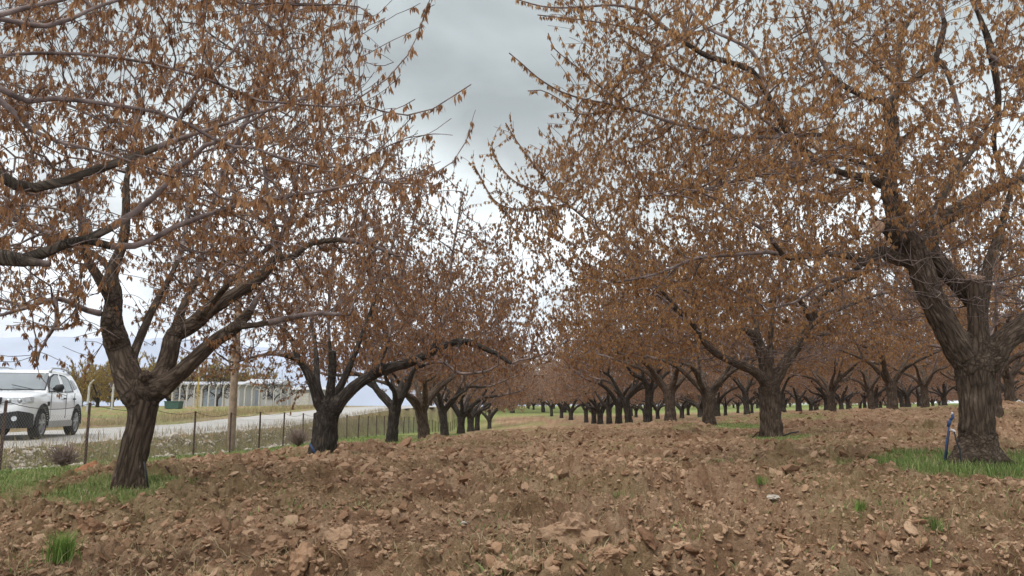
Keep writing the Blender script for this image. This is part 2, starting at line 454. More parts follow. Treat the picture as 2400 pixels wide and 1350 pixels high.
def soil_mat():
    m, b, _ = mat_new('soil')
    g = N('ShaderNodeNewGeometry'); p = g.outputs['Position']
    ag = N('ShaderNodeAttribute', attribute_name='grass').outputs['Fac']
    ar = N('ShaderNodeAttribute', attribute_name='rubble').outputs['Fac']
    ac = N('ShaderNodeAttribute', attribute_name='cvar').outputs['Fac']
    n1 = noise_tex(p, 1.0, 5, 0.6); n2 = noise_tex(p, 14, 5, 0.65); n3 = noise_tex(p, 0.35, 3)
    f = math_n('ADD', math_n('MULTIPLY', ac, 0.45), math_n('MULTIPLY', n2, 0.55))
    soil = ramp(f, [(0.28, (0.120, 0.060, 0.034)), (0.48, (0.290, 0.176, 0.106)), (0.62, (0.44, 0.300, 0.195)), (0.8, (0.47, 0.32, 0.21))])
    dry = ramp(n1, [(0.35, (0.18, 0.095, 0.055)), (0.65, (0.42, 0.28, 0.175))])
    soil = mixc(0.35, soil, dry)
    weeds = ramp(n2, [(0.35, (0.12, 0.13, 0.045)), (0.65, (0.30, 0.26, 0.12))])
    wf = math_n('MULTIPLY', ramp(n3, [(0.48, (0, 0, 0)), (0.62, (1, 1, 1))]), 0.35)
    soil = mixc(wf, soil, weeds)
    n4 = noise_tex(p, 5, 4)
    grass = ramp(n4, [(0.3, (0.11, 0.14, 0.04)), (0.5, (0.20, 0.25, 0.08)), (0.7, (0.34, 0.34, 0.15))])
    vo = N('ShaderNodeTexVoronoi'); vo.inputs['Scale'].default_value = 9; L(p, vo.inputs['Vector'])
    rub = ramp(math_n('ADD', math_n('MULTIPLY', vo.outputs['Distance'], 0.5), math_n('MULTIPLY', n4, 0.7)),
               [(0.28, (0.48, 0.44, 0.38)), (0.42, (0.34, 0.26, 0.18)), (0.55, (0.15, 0.17, 0.07)), (0.75, (0.38, 0.25, 0.16))])
    c = mixc(ar, soil, rub)
    gedge = math_n('MULTIPLY', ag, math_n('ADD', 0.35, math_n('MULTIPLY', n2, 1.2)), True)
    c = mixc(gedge, c, grass)
    L(c, b.inputs['Base Color'])
    h = math_n('ADD', noise_tex(p, 38, 6, 0.75), math_n('MULTIPLY', noise_tex(p, 8, 4), 1.6))
    bump(h, 1.0, 0.045, b)
    b.inputs['Roughness'].default_value = 0.97; b.inputs['Specular IOR Level'].default_value = 0.08
    return m
M['soil'] = soil_mat()
ground = build_ground()
print('ground', time.time() - T0)

# ------------------------------------------------------------------ road
def road_mat():
    m, b, _ = mat_new('gravel_road')
    g = N('ShaderNodeNewGeometry'); p = g.outputs['Position']
    n1 = noise_tex(p, 0.7, 4); n2 = noise_tex(p, 40, 3)
    c = ramp(n1, [(0.3, (0.33, 0.31, 0.285)), (0.7, (0.45, 0.44, 0.42))])
    c = mixc(math_n('MULTIPLY', n2, 0.5), c, (0.33, 0.31, 0.28))
    L(c, b.inputs['Base Color']); bump(n2, 0.4, 0.01, b); b.inputs['Roughness'].default_value = 0.9
    return m
M['road'] = road_mat()
def build_road():
    ys = np.concatenate([np.arange(4, 60, 0.5), np.arange(60, 200, 3)])
    xs = np.linspace(-15.5, -10.25, 12)
    Yg, Xg = np.meshgrid(ys, xs, indexing='ij')
    edge = np.zeros_like(Xg); edge[:, 0] = 1; edge[:, -1] = 1
    Xw = Xg + XV * Yg + edge * (fbm(Yg * 1.3, Xg, 4, 3) - .5) * 0.5
    # the road widens into a pale yard further on
    Xw[:, 0] -= 0.0
    Zg = np.interp(Yg, RY, RZ) + 0.004 + 0.015 * (fbm(Xw * .8, Yg * .8, 60, 2) - .5)
    Zg -= edge * 0.10
    ny, nx = Yg.shape; idx = np.arange(ny * nx).reshape(ny, nx)
    Fq = np.stack([idx[:-1, :-1], idx[:-1, 1:], idx[1:, 1:], idx[1:, :-1]], -1).reshape(-1, 4)
    me = mesh_np('road', np.stack([Xw, Yg, Zg], -1).reshape(-1, 3), [Fq], [M['road']], smooth=True)
    tag(link('road', me), 'pale grey gravel road beyond the wire fence', 'road', kind='structure')
build_road()

# ------------------------------------------------------------------ trees
def resample(pts, rads, step):
    pts = np.array(pts, float); rads = np.array(rads, float)
    n = len(pts)
    if n == 2:
        pts = np.array([pts[0], (pts[0] + pts[1]) / 2, pts[1]]); rads = np.array([rads[0], rads.mean(), rads[-1]]); n = 3
    ext = np.vstack([2 * pts[0] - pts[1], pts, 2 * pts[-1] - pts[-2]])
    P, Rr = [], []
    for i in range(n - 1):
        p0, p1, p2, p3 = ext[i:i + 4]
        k = max(1, int(np.linalg.norm(p2 - p1) / step))
        for t in np.arange(k) / k:
            P.append(0.5 * ((2 * p1) + (-p0 + p2) * t + (2 * p0 - 5 * p1 + 4 * p2 - p3) * t * t + (-p0 + 3 * p1 - 3 * p2 + p3) * t ** 3))
            Rr.append(rads[i] * (1 - t) + rads[i + 1] * t)
    P.append(pts[-1]); Rr.append(rads[-1])
    return np.array(P), np.array(Rr)

class Tree:
    def __init__(s, seed):
        s.p = []; s.par = []; s.r = []; s.fix = []; s.leafy = []; s.rng = np.random.default_rng(seed)
    def limb(s, pts, rads, step=0.10, attach=True, leafy=1, jit=0.0, stub=False):
        P, Rr = resample(pts, rads, step)
        if jit:
            k = len(P); n_ = s.rng.normal(0, 1, (k, 3)); 
            n_ = np.cumsum(n_, 0) * jit * 0.35; n_ -= np.linspace(0, 1, k)[:, None] * n_[-1] * 0.6
            P = P + n_ * np.minimum(1, np.arange(k)[:, None] / 4)
        if s.p and attach:
            A = np.array(s.p); d = np.linalg.norm(A - P[0], axis=1) - np.array(s.r) * 0.3; par = int(d.argmin())
        else: par = -1
        if par >= 0 and np.linalg.norm(np.array(s.p[par]) - P[0]) < step * 0.4 and len(P) > 2: P = P[1:]; Rr = Rr[1:]
        if par >= 0 and np.linalg.norm(np.array(s.p[par]) - P[0]) > step * 2.5:   # bridge the gap
            a = np.array(s.p[par]); k = int(np.linalg.norm(P[0] - a) / step)
            for t in range(1, k):
                s.p.append(tuple(a + (P[0] - a) * t / k)); s.par.append(par); s.r.append(Rr[0]); s.fix.append(1); s.leafy.append(0); par = len(s.p) - 1
        for a, b in zip(P, Rr):
            s.p.append(tuple(a)); s.par.append(par); s.r.append(b); s.fix.append(2 if stub else 1); s.leafy.append(leafy); par = len(s.p) - 1
        return par
    def colonize(s, A, start=0, dk=0.32, step=0.16, iters=60, di=2.2, trop=(0, 0, .12), wig=0.22):
        P = np.array(s.p); Rr = np.array(s.r)
        seeds = np.array([i for i in range(start, len(P)) if s.fix[i] != 2 and Rr[i] < 0.30])
        S_ = P[seeds]
        d = np.linalg.norm(A[:, None] - S_[None], axis=2)
        ni = seeds[d.argmin(1)]; nd = d.min(1); alive = nd > dk
        last = {}
        for it in range(iters):
            act = alive & (nd < di + it * 0.1)
            if not act.any(): break
            P = np.array(s.p)
            u, inv = np.unique(ni[act], return_inverse=True)
            v = (A[act] - P[ni[act]]) / nd[act][:, None]
            acc = np.zeros((len(u), 3)); np.add.at(acc, inv, v)
            acc /= np.linalg.norm(acc, axis=1)[:, None] + 1e-9
            acc += np.array(trop) + s.rng.normal(0, wig, acc.shape)
            acc /= np.linalg.norm(acc, axis=1)[:, None] + 1e-9
            newp = []; newi = []; kill = []
            for k, nidx in enumerate(u):
                q = last.get(nidx)
                if q is not None and (len(q) > 2 or max(float(acc[k] @ z) for z in q) > 0.85):
                    kill.append(nidx); continue
                last.setdefault(nidx, []).append(acc[k])
                s.p.append(tuple(P[nidx] + acc[k] * step)); s.par.append(int(nidx)); s.r.append(0.0); s.fix.append(0); s.leafy.append(1)
                newp.append(s.p[-1]); newi.append(len(s.p) - 1)
            if kill: alive &= ~np.isin(ni, kill)
            if newp:
                Q = np.array(newp); d = np.linalg.norm(A[:, None] - Q[None], axis=2)
                j = d.argmin(1); dm = d[np.arange(len(A)), j]; better = dm < nd
                ni = np.where(better, np.array(newi)[j], ni); nd = np.minimum(nd, dm)
            alive &= nd > dk
    def shoots(s, n, lmin, lmax, up=0.7, out=0.5, c=None, step=0.085, rmax=0.02, where=None):
        P = np.array(s.p); cand = np.array([i for i in range(len(P)) if (s.fix[i] == 0 or (s.fix[i] == 1 and s.r[i] < rmax))])
        if where is not None: cand = cand[where(P[cand])]
        if not len(cand): return
        pick = s.rng.choice(cand, n)
        for i in pick:
            p = P[i]; pd = p - P[s.par[i]] if s.par[i] >= 0 else np.array((0, 0, 1.)); pd = pd / (np.linalg.norm(pd) + 1e-9)
            o = (p - c); o[2] *= 0.6; o = o / (np.linalg.norm(o) + 1e-9)
            d = pd * 0.5 + o * out + np.array((0, 0, up)) + s.rng.normal(0, 0.55, 3); d /= np.linalg.norm(d)
            Ls = s.rng.uniform(lmin, lmax); k = max(2, int(Ls / step)); par = int(i)
            curve = s.rng.normal(0, 0.10, 3) + np.array((0, 0, .03))
            for t in range(k):
                d = d + curve + s.rng.normal(0, .07, 3); d /= np.linalg.norm(d); p = p + d * step
                s.p.append(tuple(p)); s.par.append(par); s.r.append(0.0); s.fix.append(0); s.leafy.append(2); par = len(s.p) - 1
    def finish(s, rtip=0.0035, ex=2.35, sc_fixed=True):
        n = len(s.p); P = np.array(s.p); par = np.array(s.par); fixr = np.array(s.r); fx = np.array(s.fix) > 0
        acc = np.zeros(n); r = np.zeros(n)
        for i in range(n - 1, -1, -1):
            pr = max(rtip, acc[i] ** (1 / ex))
            r[i] = fixr[i] if fx[i] else pr
            if par[i] >= 0: acc[par[i]] += (pr * 1.004) ** ex
        for i in range(n):
            if par[i] >= 0 and not fx[i]: r[i] = min(r[i], max(rtip, r[par[i]] * 0.9))
        s.P = P; s.PAR = par; s.Rr = r
        best = {}
        for i in range(n):
            q = par[i]
            if q >= 0 and (q not in best or r[i] > r[best[q]]): best[q] = i
        chains = []; cid = np.full(n, -1)
        for i in range(n):
            q = par[i]
            if q < 0 or best[q] != i:
                ch = ([q] if q >= 0 else []) + [i]; j = i
                while j in best: j = best[j]; ch.append(j)
                chains.append(ch)
        s.chains = chains

def tubes(tree, sel_fn, origin, nfix=None, rmul=1.0):
    """vertices/faces for every chain; sides by thickness"""
    P, r = tree.P, tree.Rr
    groups = {}
    for ch in tree.chains:
        ch2 = sel_fn(ch)
        for c_ in ch2:
            if len(c_) < 2: continue
            r0 = r[c_[1]]
            k = nfix or (10 if r0 > .04 else 7 if r0 > .018 else 5 if r0 > .008 else 3)
            groups.setdefault(k, []).append(c_)
    Vs, Fs, Bk, base = [], [], [], 0
    for k, chs in groups.items():
        ids = np.concatenate([np.array(c) for c in chs]); lens = np.array([len(c) for c in chs])
        st = np.concatenate([[0], np.cumsum(lens)[:-1]]); first = np.repeat(st, lens); loc = np.arange(len(ids)) - first
        p = P[ids]; nxt = np.minimum(np.arange(len(ids)) + 1, np.repeat(st + lens - 1, lens)); prv = np.maximum(np.arange(len(ids)) - 1, first)
        t = p[nxt] - p[prv]; t /= np.linalg.norm(t, axis=1)[:, None] + 1e-9
        avg = P[[c[-1] for c in chs]] - P[[c[0] for c in chs]]
        ref = np.eye(3)[np.abs(avg).argmin(1)]; ref = np.repeat(ref, lens, 0)
        a = np.cross(t, ref); a /= np.linalg.norm(a, axis=1)[:, None] + 1e-9; b_ = np.cross(t, a)
        rr = r[ids].copy() * rmul
        starts = loc == 0; rr[starts] = np.minimum(rr[starts], rr[np.minimum(np.arange(len(ids)) + 1, len(ids) - 1)][starts] * 1.15)
        th = np.arange(k) * 2 * math.pi / k
        ring = a[:, None] * np.cos(th)[None, :, None] + b_[:, None] * np.sin(th)[None, :, None]
        vv = p[:, None] + ring * rr[:, None, None]
        seg = np.linalg.norm(p - p[prv], axis=1); arc = np.cumsum(seg); arc = arc - arc[first]
        bk = ring * rr[:, None, None] + (t * (arc * 0.22)[:, None])[:, None]
        Vs.append(vv.reshape(-1, 3)); Bk.append(bk.reshape(-1, 3))
        i = np.where(nxt != np.arange(len(ids)))[0]; kk = np.arange(k); k2 = (kk + 1) % k
        f = np.stack([i[:, None] * k + kk, i[:, None] * k + k2, (i[:, None] + 1) * k + k2, (i[:, None] + 1) * k + kk], -1).reshape(-1, 4) + base
        Fs.append(f); base += len(ids) * k
    if not Vs: return None
    return np.vstack(Vs) - origin, np.vstack(Fs), np.vstack(Bk)

def leaves(tree, origin, rng, per=(3, 5), ln=(0.032, 0.055), wd=0.32, rthin=0.0075, prob=0.9, big=1.0, droop=1.0, keep=None):
    idx = np.where((tree.Rr < rthin) | ((np.array(tree.fix) == 1) & (tree.Rr < rthin * 1.7)))[0]
    idx = idx[(np.array(tree.leafy)[idx] > 0)]
    if keep is not None: idx = idx[keep(tree.P[idx])]
    lf = np.array(tree.leafy)[idx]; idx = idx[(rng.random(len(idx)) < prob) | (lf == 3)]
    idx = np.concatenate([idx, idx[np.array(tree.leafy)[idx] == 3]])
    cnt = rng.integers(per[0], per[1] + 1, len(idx)); ids = np.repeat(idx, cnt); n = len(ids)
    par = tree.PAR[ids]; f = rng.random((n, 1)) * .3 + np.repeat(rng.random((len(idx), 1)) * .7, cnt, 0)
    p = tree.P[ids] * (1 - f) + tree.P[par] * f
    side = rng.normal(0, 1, (n, 3)); side /= np.linalg.norm(side, axis=1)[:, None]
    p = p + side * rng.uniform(0.002, 0.012, (n, 1)) * big
    d = np.array((0, 0, -1.0)) * droop + side * 0.26 + rng.normal(0, .15, (n, 3)); d /= np.linalg.norm(d, axis=1)[:, None]
    q = rng.normal(0, 1, (n, 3)); w_ = np.cross(d, q); w_ /= np.linalg.norm(w_, axis=1)[:, None]
    nn = np.cross(d, w_)
    l = rng.uniform(*ln, (n, 1)) * big; ww = l * wd * rng.uniform(.55, 1.0, (n, 1))
    a = p; b_ = p + d * l * .5 + w_ * ww * .5 + nn * ww * .25; c = p + d * l + nn * l * rng.uniform(-.25, .25, (n, 1)); e_ = p + d * l * .5 - w_ * ww * .5 + nn * ww * .25
    V = np.stack([a, b_, c, e_], 1).reshape(-1, 3) - origin
    Fq = np.arange(n * 4).reshape(-1, 4)
    cv = np.repeat(np.repeat(rng.random(len(idx)) * .55, cnt) + rng.random(n) * .45, 4)
    return V, Fq, cv

def split_thick(tree, rt):
    r = tree.Rr
    def thick(ch):
        out = []
        k = 0
        while k < len(ch) and r[ch[max(k, 1)] if k == 0 and len(ch) > 1 else ch[k]] >= rt: k += 1
        return [ch[:k]] if k >= 2 else []
    def thin(ch):
        k = 0
        while k < len(ch) and r[ch[max(k, 1)] if k == 0 and len(ch) > 1 else ch[k]] >= rt: k += 1
        if k == 0: return [ch]
        return [ch[k - 1:]] if len(ch) - k + 1 >= 2 else []
    return thick, thin

def trunk_mesh(tree, origin, rt, voxel, mat, amp=1.0, name='trunk', extra=None):
    """thick wood: welded by a voxel remesh, then furrowed along the grain"""
    thick, _ = split_thick(tree, rt)
    V, Fq, _b = tubes(tree, thick, origin, nfix=14)
    # closed ends: cap every tube by its ring centre is not needed for remesh if ends are closed, so close them
    me = bpy.data.meshes.new('tmp'); me.from_pydata([tuple(v) for v in V], [], [tuple(f) for f in Fq])
    bm = bmesh.new(); bm.from_mesh(me)
    bmesh.ops.holes_fill(bm, edges=[e_ for e_ in bm.edges if len(e_.link_faces) == 1], sides=20)
    bmesh.ops.recalc_face_normals(bm, faces=bm.faces); bm.to_mesh(me); bm.free()
    o = bpy.data.objects.new('tmp', me); COL.objects.link(o)
    md = o.modifiers.new('r', 'REMESH'); md.mode = 'VOXEL'; md.voxel_size = voxel; md.use_smooth_shade = True
    sm = o.modifiers.new('s', 'SMOOTH'); sm.factor = 0.6; sm.iterations = 6
    dg = bpy.context.evaluated_depsgraph_get(); ev = o.evaluated_get(dg); em = ev.to_mesh()
    n = len(em.vertices); co = np.empty(n * 3, np.float32); em.vertices.foreach_get('co', co); co = co.reshape(-1, 3)
    no = np.empty(n * 3, np.float32); em.vertices.foreach_get('normal', no); no = no.reshape(-1, 3)
    nf = len(em.polygons); li = np.empty(len(em.loops), np.int32); em.loops.foreach_get('vertex_index', li)
    tot = np.empty(nf, np.int32); em.polygons.foreach_get('loop_total', tot)
    ok = (tot == 4).all()
    Fq = li.reshape(-1, 4) if ok else None
    if not ok:
        Fl = [tuple(p.vertices) for p in em.polygons]
    ev.to_mesh_clear(); bpy.data.objects.remove(o)
    # nearest skeleton node
    use = [i for i in range(len(tree.P)) if tree.Rr[i] >= rt * .7 and tree.fix[i] == 1] or list(range(len(tree.P)))
    kd = kdtree.KDTree(len(use))
    for k, i in enumerate(use): kd.insert(Vector(tree.P[i] - origin), k)
    kd.balance()
    arc = np.zeros(len(tree.P))
    for i in range(len(tree.P)):
        if tree.PAR[i] >= 0: arc[i] = arc[tree.PAR[i]] + np.linalg.norm(tree.P[i] - tree.P[tree.PAR[i]])
    bk = np.zeros((n, 3)); dis = np.zeros(n)
    for v in range(n):
        c_ = co[v]; hits = kd.find_n(Vector(c_), 2); acc = np.zeros(3); wsum = 0; rl = 0
        for (hp, k, dd) in hits:
            i = use[k]; q = tree.PAR[i]
            ax = tree.P[i] - tree.P[q] if q >= 0 else np.array((0, 0, 1.)); ax = ax / (np.linalg.norm(ax) + 1e-9)
            rel = c_ - np.array(hp); al = rel @ ax; wgt = 1 / (dd + .01)
            acc += (rel - ax * al + ax * (arc[i] + al) * 0.16) * wgt; wsum += wgt; rl = max(rl, tree.Rr[i])
        bk[v] = acc / wsum
        b1 = bk[v]; 
        f1 = mnoise.noise(Vector(b1 * 22)); f2 = mnoise.noise(Vector(b1 * 48 + 7)); f3 = mnoise.noise(Vector(c_ * 4.5))
        dis[v] = (-(0.55 - abs(f1)) * 0.075 + (abs(f2) * -0.03)) * min(rl, .28) * amp * 1.6 + f3 * 0.10 * rl
    co = co + no * dis[:, None]
    if ok: m2 = mesh_np(name, co, [Fq], [mat], smooth=True)
    else:
        m2 = bpy.data.meshes.new(name); m2.from_pydata([tuple(v) for v in co], [], Fl); m2.materials.append(mat)
        for p in m2.polygons: p.use_smooth = True
    attr_v(m2, 'bark', bk)
    return m2

def build_parts(tree, root_p, rng, rt, voxel, mats, leafkw, amp=1.0):
    """returns three meshes: trunk, branches, foliage"""
    bark, twig, leaf = mats
    if voxel: tm = trunk_mesh(tree, root_p, rt, voxel, bark, amp)
    else:
        thick, _ = split_thick(tree, rt); V, Fq, bk = tubes(tree, thick, root_p)
        tm = mesh_np('trunk', V, [Fq], [bark], smooth=True); attr_v(tm, 'bark', bk)
    _, thin = split_thick(tree, rt)
    V, Fq, bk = tubes(tree, thin, root_p)
    bmh = mesh_np('branches', V, [Fq], [twig], smooth=True)
    V, Fq, cv = leaves(tree, root_p, rng, **leafkw)
    lm = mesh_np('foliage', V, [Fq], [leaf]); attr_f(lm, 'var', cv)
    return tm, bmh, lm

def px_limb(tree, Y0, pts, dy=(0, 0), **kw):
    n = len(pts); P = []; Rr = []
    L_ = np.cumsum([0] + [math.hypot(pts[i + 1][0] - pts[i][0], pts[i + 1][1] - pts[i][1]) for i in range(n - 1)]); L_ = L_ / L_[-1]
    for (x, y, wd_), t in zip(pts, L_):
        Y = Y0 + dy[0] + (dy[1] - dy[0]) * t
        P.append(at(x, y, Y)); Rr.append(wd_ / 2 * Y / F)
    return tree.limb(P, Rr, **kw)

def crown_points(rng, n, c, rad, zmin, inner=0.25, zmax=99, fn=None):
    out = []
    while len(out) < n:
        q = rng.uniform(-1, 1, (n * 2, 3)); d = np.linalg.norm(q, axis=1)
        q = q[(d < 1) & (d > inner)]; p = q * np.array(rad) + np.array(c)
        p = p[(p[:, 2] > zmin) & (p[:, 2] < zmax)]
        if fn is not None: p = p[fn(p)]
        out += list(p)
    return np.array(out[:n])

def visible(p, m=1.0):
    """keeps growth to what the picture could show, with a generous margin for a step aside"""
    return (p[:, 1] > 1.2) & (np.abs(p[:, 0]) < p[:, 1] * 0.72 + 1.6 + m)

def add_tree(key, root_p, parts, label, group, cat='tree', name='orchard_tree'):
    t = empty(name, root_p, label, cat, group)
    for nm, me in zip(('trunk', 'branches', 'foliage'), parts):
        if me is not None: link(nm, me, t)
    return t

ROWG_L, ROWG_R = 'orchard trees along the left row', 'orchard trees along the right row'
def drop(b, y): return b[2] + y

# ---- L1: leaning two-armed tree, left foreground
def tree_L1():
    t = Tree(1); Y = 8.0; b = B['L1']
    px_limb(t, Y, [(288, 1175, 84), (297, 1140, 72), (310, 1085, 63), (326, 1010, 64), (337, 950, 70), (343, 912, 78)], attach=False, step=.06)
    px_limb(t, Y, [(300, 1060, 30), (280, 1115, 24), (258, 1158, 18)], dy=(-.03, -.12), step=.05, stub=True)
    px_limb(t, Y, [(322, 1060, 30), (330, 1120, 24), (338, 1155, 18)], dy=(-.03, -.1), step=.05, stub=True)
    px_limb(t, Y, [(330, 935, 82), (302, 890, 70), (285, 835, 60), (268, 785, 54), (263, 740, 46), (268, 690, 38), (262, 640, 32), (290, 560, 24), (296, 480, 20), (297, 420, 16), (315, 340, 10), (330, 250, 6)], dy=(0, .5), step=.08)
    px_limb(t, Y, [(325, 905, 30), (340, 882, 28), (344, 872, 24)], dy=(-.06, -.14), stub=True, step=.05)
    px_limb(t, Y, [(262, 790, 40), (252, 762, 34), (250, 738, 26)], dy=(-.05, -.15), stub=True, step=.05)
    px_limb(t, Y, [(264, 710, 28), (225, 640, 24), (200, 600, 19), (190, 530, 14), (182, 440, 10), (150, 350, 6)], dy=(.1, -.8))
    px_limb(t, Y, [(350, 915, 60), (385, 868, 46), (398, 820, 44), (408, 785, 42), (445, 765, 40), (490, 728, 36), (545, 692, 32), (592, 664, 30), (624, 636, 26), (645, 606, 20), (685, 603, 19), (725, 573, 16), (800, 562, 14), (870, 575, 10), (930, 600, 7)], dy=(0, .6), step=.08)
    px_limb(t, Y, [(655, 606, 18), (652, 568, 15), (640, 515, 14), (627, 470, 11), (622, 400, 9), (600, 300, 6)], dy=(.4, .2))
    px_limb(t, Y, [(410, 770, 26), (435, 705, 18), (462, 650, 14), (478, 570, 11), (500, 470, 9), (560, 330, 7), (605, 180, 5), (632, 30, 4)], dy=(.1, 1.0))
    px_limb(t, Y, [(365, 915, 60), (400, 893, 44), (450, 848, 40), (503, 800, 36), (555, 764, 32), (588, 725, 22), (600, 705, 14)], dy=(0, -.4), step=.08)
    px_limb(t, Y, [(550, 766, 20), (610, 760, 16), (680, 745, 14), (740, 735, 11), (820, 738, 7)], dy=(-.35, -.9))
    px_limb(t, Y, [(262, 740, 20), (205, 728, 14), (135, 700, 12), (60, 722, 9), (-20, 745, 7)], dy=(0, -1.0))
    px_limb(t, Y, [(130, 702, 10), (133, 755, 10), (112, 790, 8), (92, 825, 6), (86, 855, 4)], dy=(-.6, -.9))
    px_limb(t, Y, [(265, 705, 20), (240, 610, 16), (100, 540, 12), (-30, 480, 8)], dy=(.2, 1.6))
    px_limb(t, Y, [(300, 860, 26), (360, 720, 18), (420, 600, 12), (440, 470, 9), (420, 330, 6)], dy=(.1, 2.4))
    px_limb(t, Y, [(470, 740, 20), (560, 640, 14), (650, 560, 10), (700, 470, 6)], dy=(0, -1.6))
    px_limb(t, Y, [(520, 400, 9), (590, 260, 8), (640, 140, 7), (690, 20, 5), (720, -60, 4)], dy=(.4, .2))
    px_limb(t, Y, [(640, 800, 5), (560, 850, 7), (500, 845, 9)], dy=(.2, .0)) if False else None
    A = crown_points(t.rng, 2000, (b[0] + .1, b[1] + .1, b[2] + 3.9), (4.0, 3.6, 2.7), b[2] + 1.2, fn=visible)
    u = 1200 + F * A[:, 0] / A[:, 1] / 1.01; v = 955 - F * (A[:, 2] - EYE) / A[:, 1]
    A = A[u < np.where(v < 300, 820, 900)]
    t.colonize(A, start=24)
    t.shoots(3600, .2, .7, c=np.array((b[0], b[1], b[2] + 2.2)))
    t.finish()
    parts = build_parts(t, b, t.rng, .032, .016, (M['bark'], M['twig'], M['leaf_red']), dict(per=(5, 9), ln=(.038, .068), wd=.36, rthin=.0095, prob=.62, keep=lambda p: visible(p)))
    add_tree('L1', b, parts, 'nearest left orchard tree, leaning trunk forking into two arms before the fence', ROWG_L)
    print('L1', len(t.p), len(parts[0].vertices), len(parts[2].polygons), time.time() - T0)
tree_L1()

# ---- L0: its trunk stands just outside the left edge, its limbs cross the upper left
def tree_L0():
    t = Tree(2); Y = 4.0; b = np.array((-4.5, 2.2, gz1(-4.5, 2.2)))
    t.limb([b - (0, 0, .2), b + (0, 0, .5), b + (.05, .1, 1.25)], [.30, .21, .22], attach=False)
    hub = b + (.05, .1, 1.25)
    def br(pts, dy, Y=4.0, r0=None, **kw):
        p0 = at(pts[0][0], pts[0][1], Y + dy[0]); r0 = r0 or pts[0][2] / 2 * Y / F
        t.limb([hub, (hub * .45 + p0 * .55) + (0, 0, .12), p0], [r0 * 1.9, r0 * 1.3, r0 * 1.05], step=.1)
        px_limb(t, Y, pts, dy=dy, **kw)
    br([(-60, 590, 50), (0, 603, 40), (55, 610, 34), (110, 590, 26), (150, 572, 24), (200, 562, 22), (262, 532, 19), (315, 498, 16), (360, 462, 14), (392, 428, 13), (408, 402, 12), (445, 372, 11), (482, 340, 11), (526, 328, 10), (566, 296, 8), (640, 250, 6), (700, 170, 4)], (0, .5))
    px_limb(t, Y, [(205, 563, 20), (260, 577, 18), (315, 576, 16), (352, 563, 14), (407, 533, 13), (463, 511, 12), (556, 481, 11), (630, 468, 10), (696, 457, 9), (790, 440, 7), (850, 428, 6), (900, 427, 5), (967, 430, 4), (1015, 409, 3), (1062, 379, 3), (1092, 332, 3)], dy=(.08, .8), leafy=3)
    px_limb(t, Y, [(60, 612, 24), (110, 618, 16), (118, 618, 12)], dy=(.02, .05), stub=True, step=.04)
    br([(-50, 385, 34), (0, 411, 30), (37, 433, 26), (80, 440, 24), (148, 426, 23), (222, 400, 21), (296, 374, 19), (370, 344, 17), (420, 326, 13), (500, 300, 10), (600, 265, 8), (700, 235, 7), (760, 195, 5), (807, 150, 4), (850, 80, 3)], (-.2, .6))
    px_limb(t, Y, [(395, 335, 13), (412, 300, 12), (430, 262, 9), (480, 190, 7), (545, 120, 5), (600, 40, 4)], dy=(.3, .1))
    br([(-50, 180, 20), (0, 207, 18), (37, 226, 15), (67, 237, 14), (130, 230, 13), (204, 237, 11), (278, 248, 10), (370, 263, 9), (444, 292, 9), (500, 325, 9), (548, 344, 8), (593, 345, 8), (648, 367, 8), (700, 381, 7), (748, 391, 6), (807, 391, 5), (850, 370, 4), (884, 355, 4), (955, 323, 3), (1015, 314, 3)], (-.3, .3), leafy=3)
    px_limb(t, Y, [(790, 392, 5), (850, 415, 4), (900, 427, 4), (980, 405, 3)], dy=(.1, .2), leafy=3)
    br([(-40, 200, 16), (0, 235, 15), (37, 267, 13), (75, 305, 11), (130, 330, 9), (204, 348, 7), (296, 374, 6), (407, 415, 5), (463, 407, 3)], (-.2, -.2))
    br([(-40, 140, 12), (22, 128, 9), (92, 124, 9), (185, 126, 8), (260, 133, 8), (352, 148, 7), (463, 178, 7), (556, 215, 7), (611, 237, 6), (690, 243, 5), (770, 250, 5), (807, 248, 5), (849, 225, 4), (908, 184, 4), (955, 130, 3), (979, 83, 3), (1000, 18, 3)], (-.4, .2), leafy=3)
    px_limb(t, Y, [(800, 250, 4), (843, 243, 4), (896, 261, 4), (955, 270, 4), (1015, 255, 3), (1062, 225, 3), (1104, 198, 3)], dy=(.1, .3), leafy=3)
    br([(-50, 50, 18), (0, 35, 16), (74, 15, 12), (148, 0, 10), (250, -40, 8)], (-.5, -.4))
    br([(-40, 35, 16), (0, 44, 14), (55, 56, 13), (111, 61, 13), (167, 44, 11), (222, 18, 9), (278, 0, 8), (400, -40, 6), (600, -60, 5)], (-.3, .2))
    px_limb(t, Y, [(600, -60, 8), (640, 5, 7), (700, 12, 6), (790, 10, 5), (840, 15, 4), (870, 35, 3)], dy=(.2, .3), leafy=3)
    px_limb(t, Y, [(490, -40, 8), (560, 5, 7), (640, 8, 6), (745, 8, 4)], dy=(.2, .3), leafy=3)
    # finer growth fills the upper left corner
    def fn(p):
        u = 1200 + F * p[:, 0] / p[:, 1] / 1.01; v = 955 - F * (p[:, 2] - EYE) / p[:, 1]
        lim = 860 - 0.0 * v + np.clip(v, 0, 460) * 0.35
        return (p[:, 1] > 2.9) & (u < lim) & (v < 700) & (u > -500)
    A = crown_points(t.rng, 800, (-3.3, 4.0, 3.2), (3.9, 1.7, 2.7), 1.9, inner=0, fn=fn)
    t.colonize(A, start=20, dk=.24, step=.10, di=.8, wig=.3)
    t.shoots(1050, .15, .5, c=np.array((-5, 3., 2.)), up=.55, step=.06)
    t.finish(rtip=.0024, ex=2.5)
    parts = build_parts(t, b, t.rng, .02, .0, (M['bark_grey'], M['twig'], M['leaf_red']), dict(per=(5, 10), ln=(.03, .065), wd=.33, prob=.52, rthin=.0068, keep=lambda p: visible(p, 0) & (p[:, 1] > 2.4)))
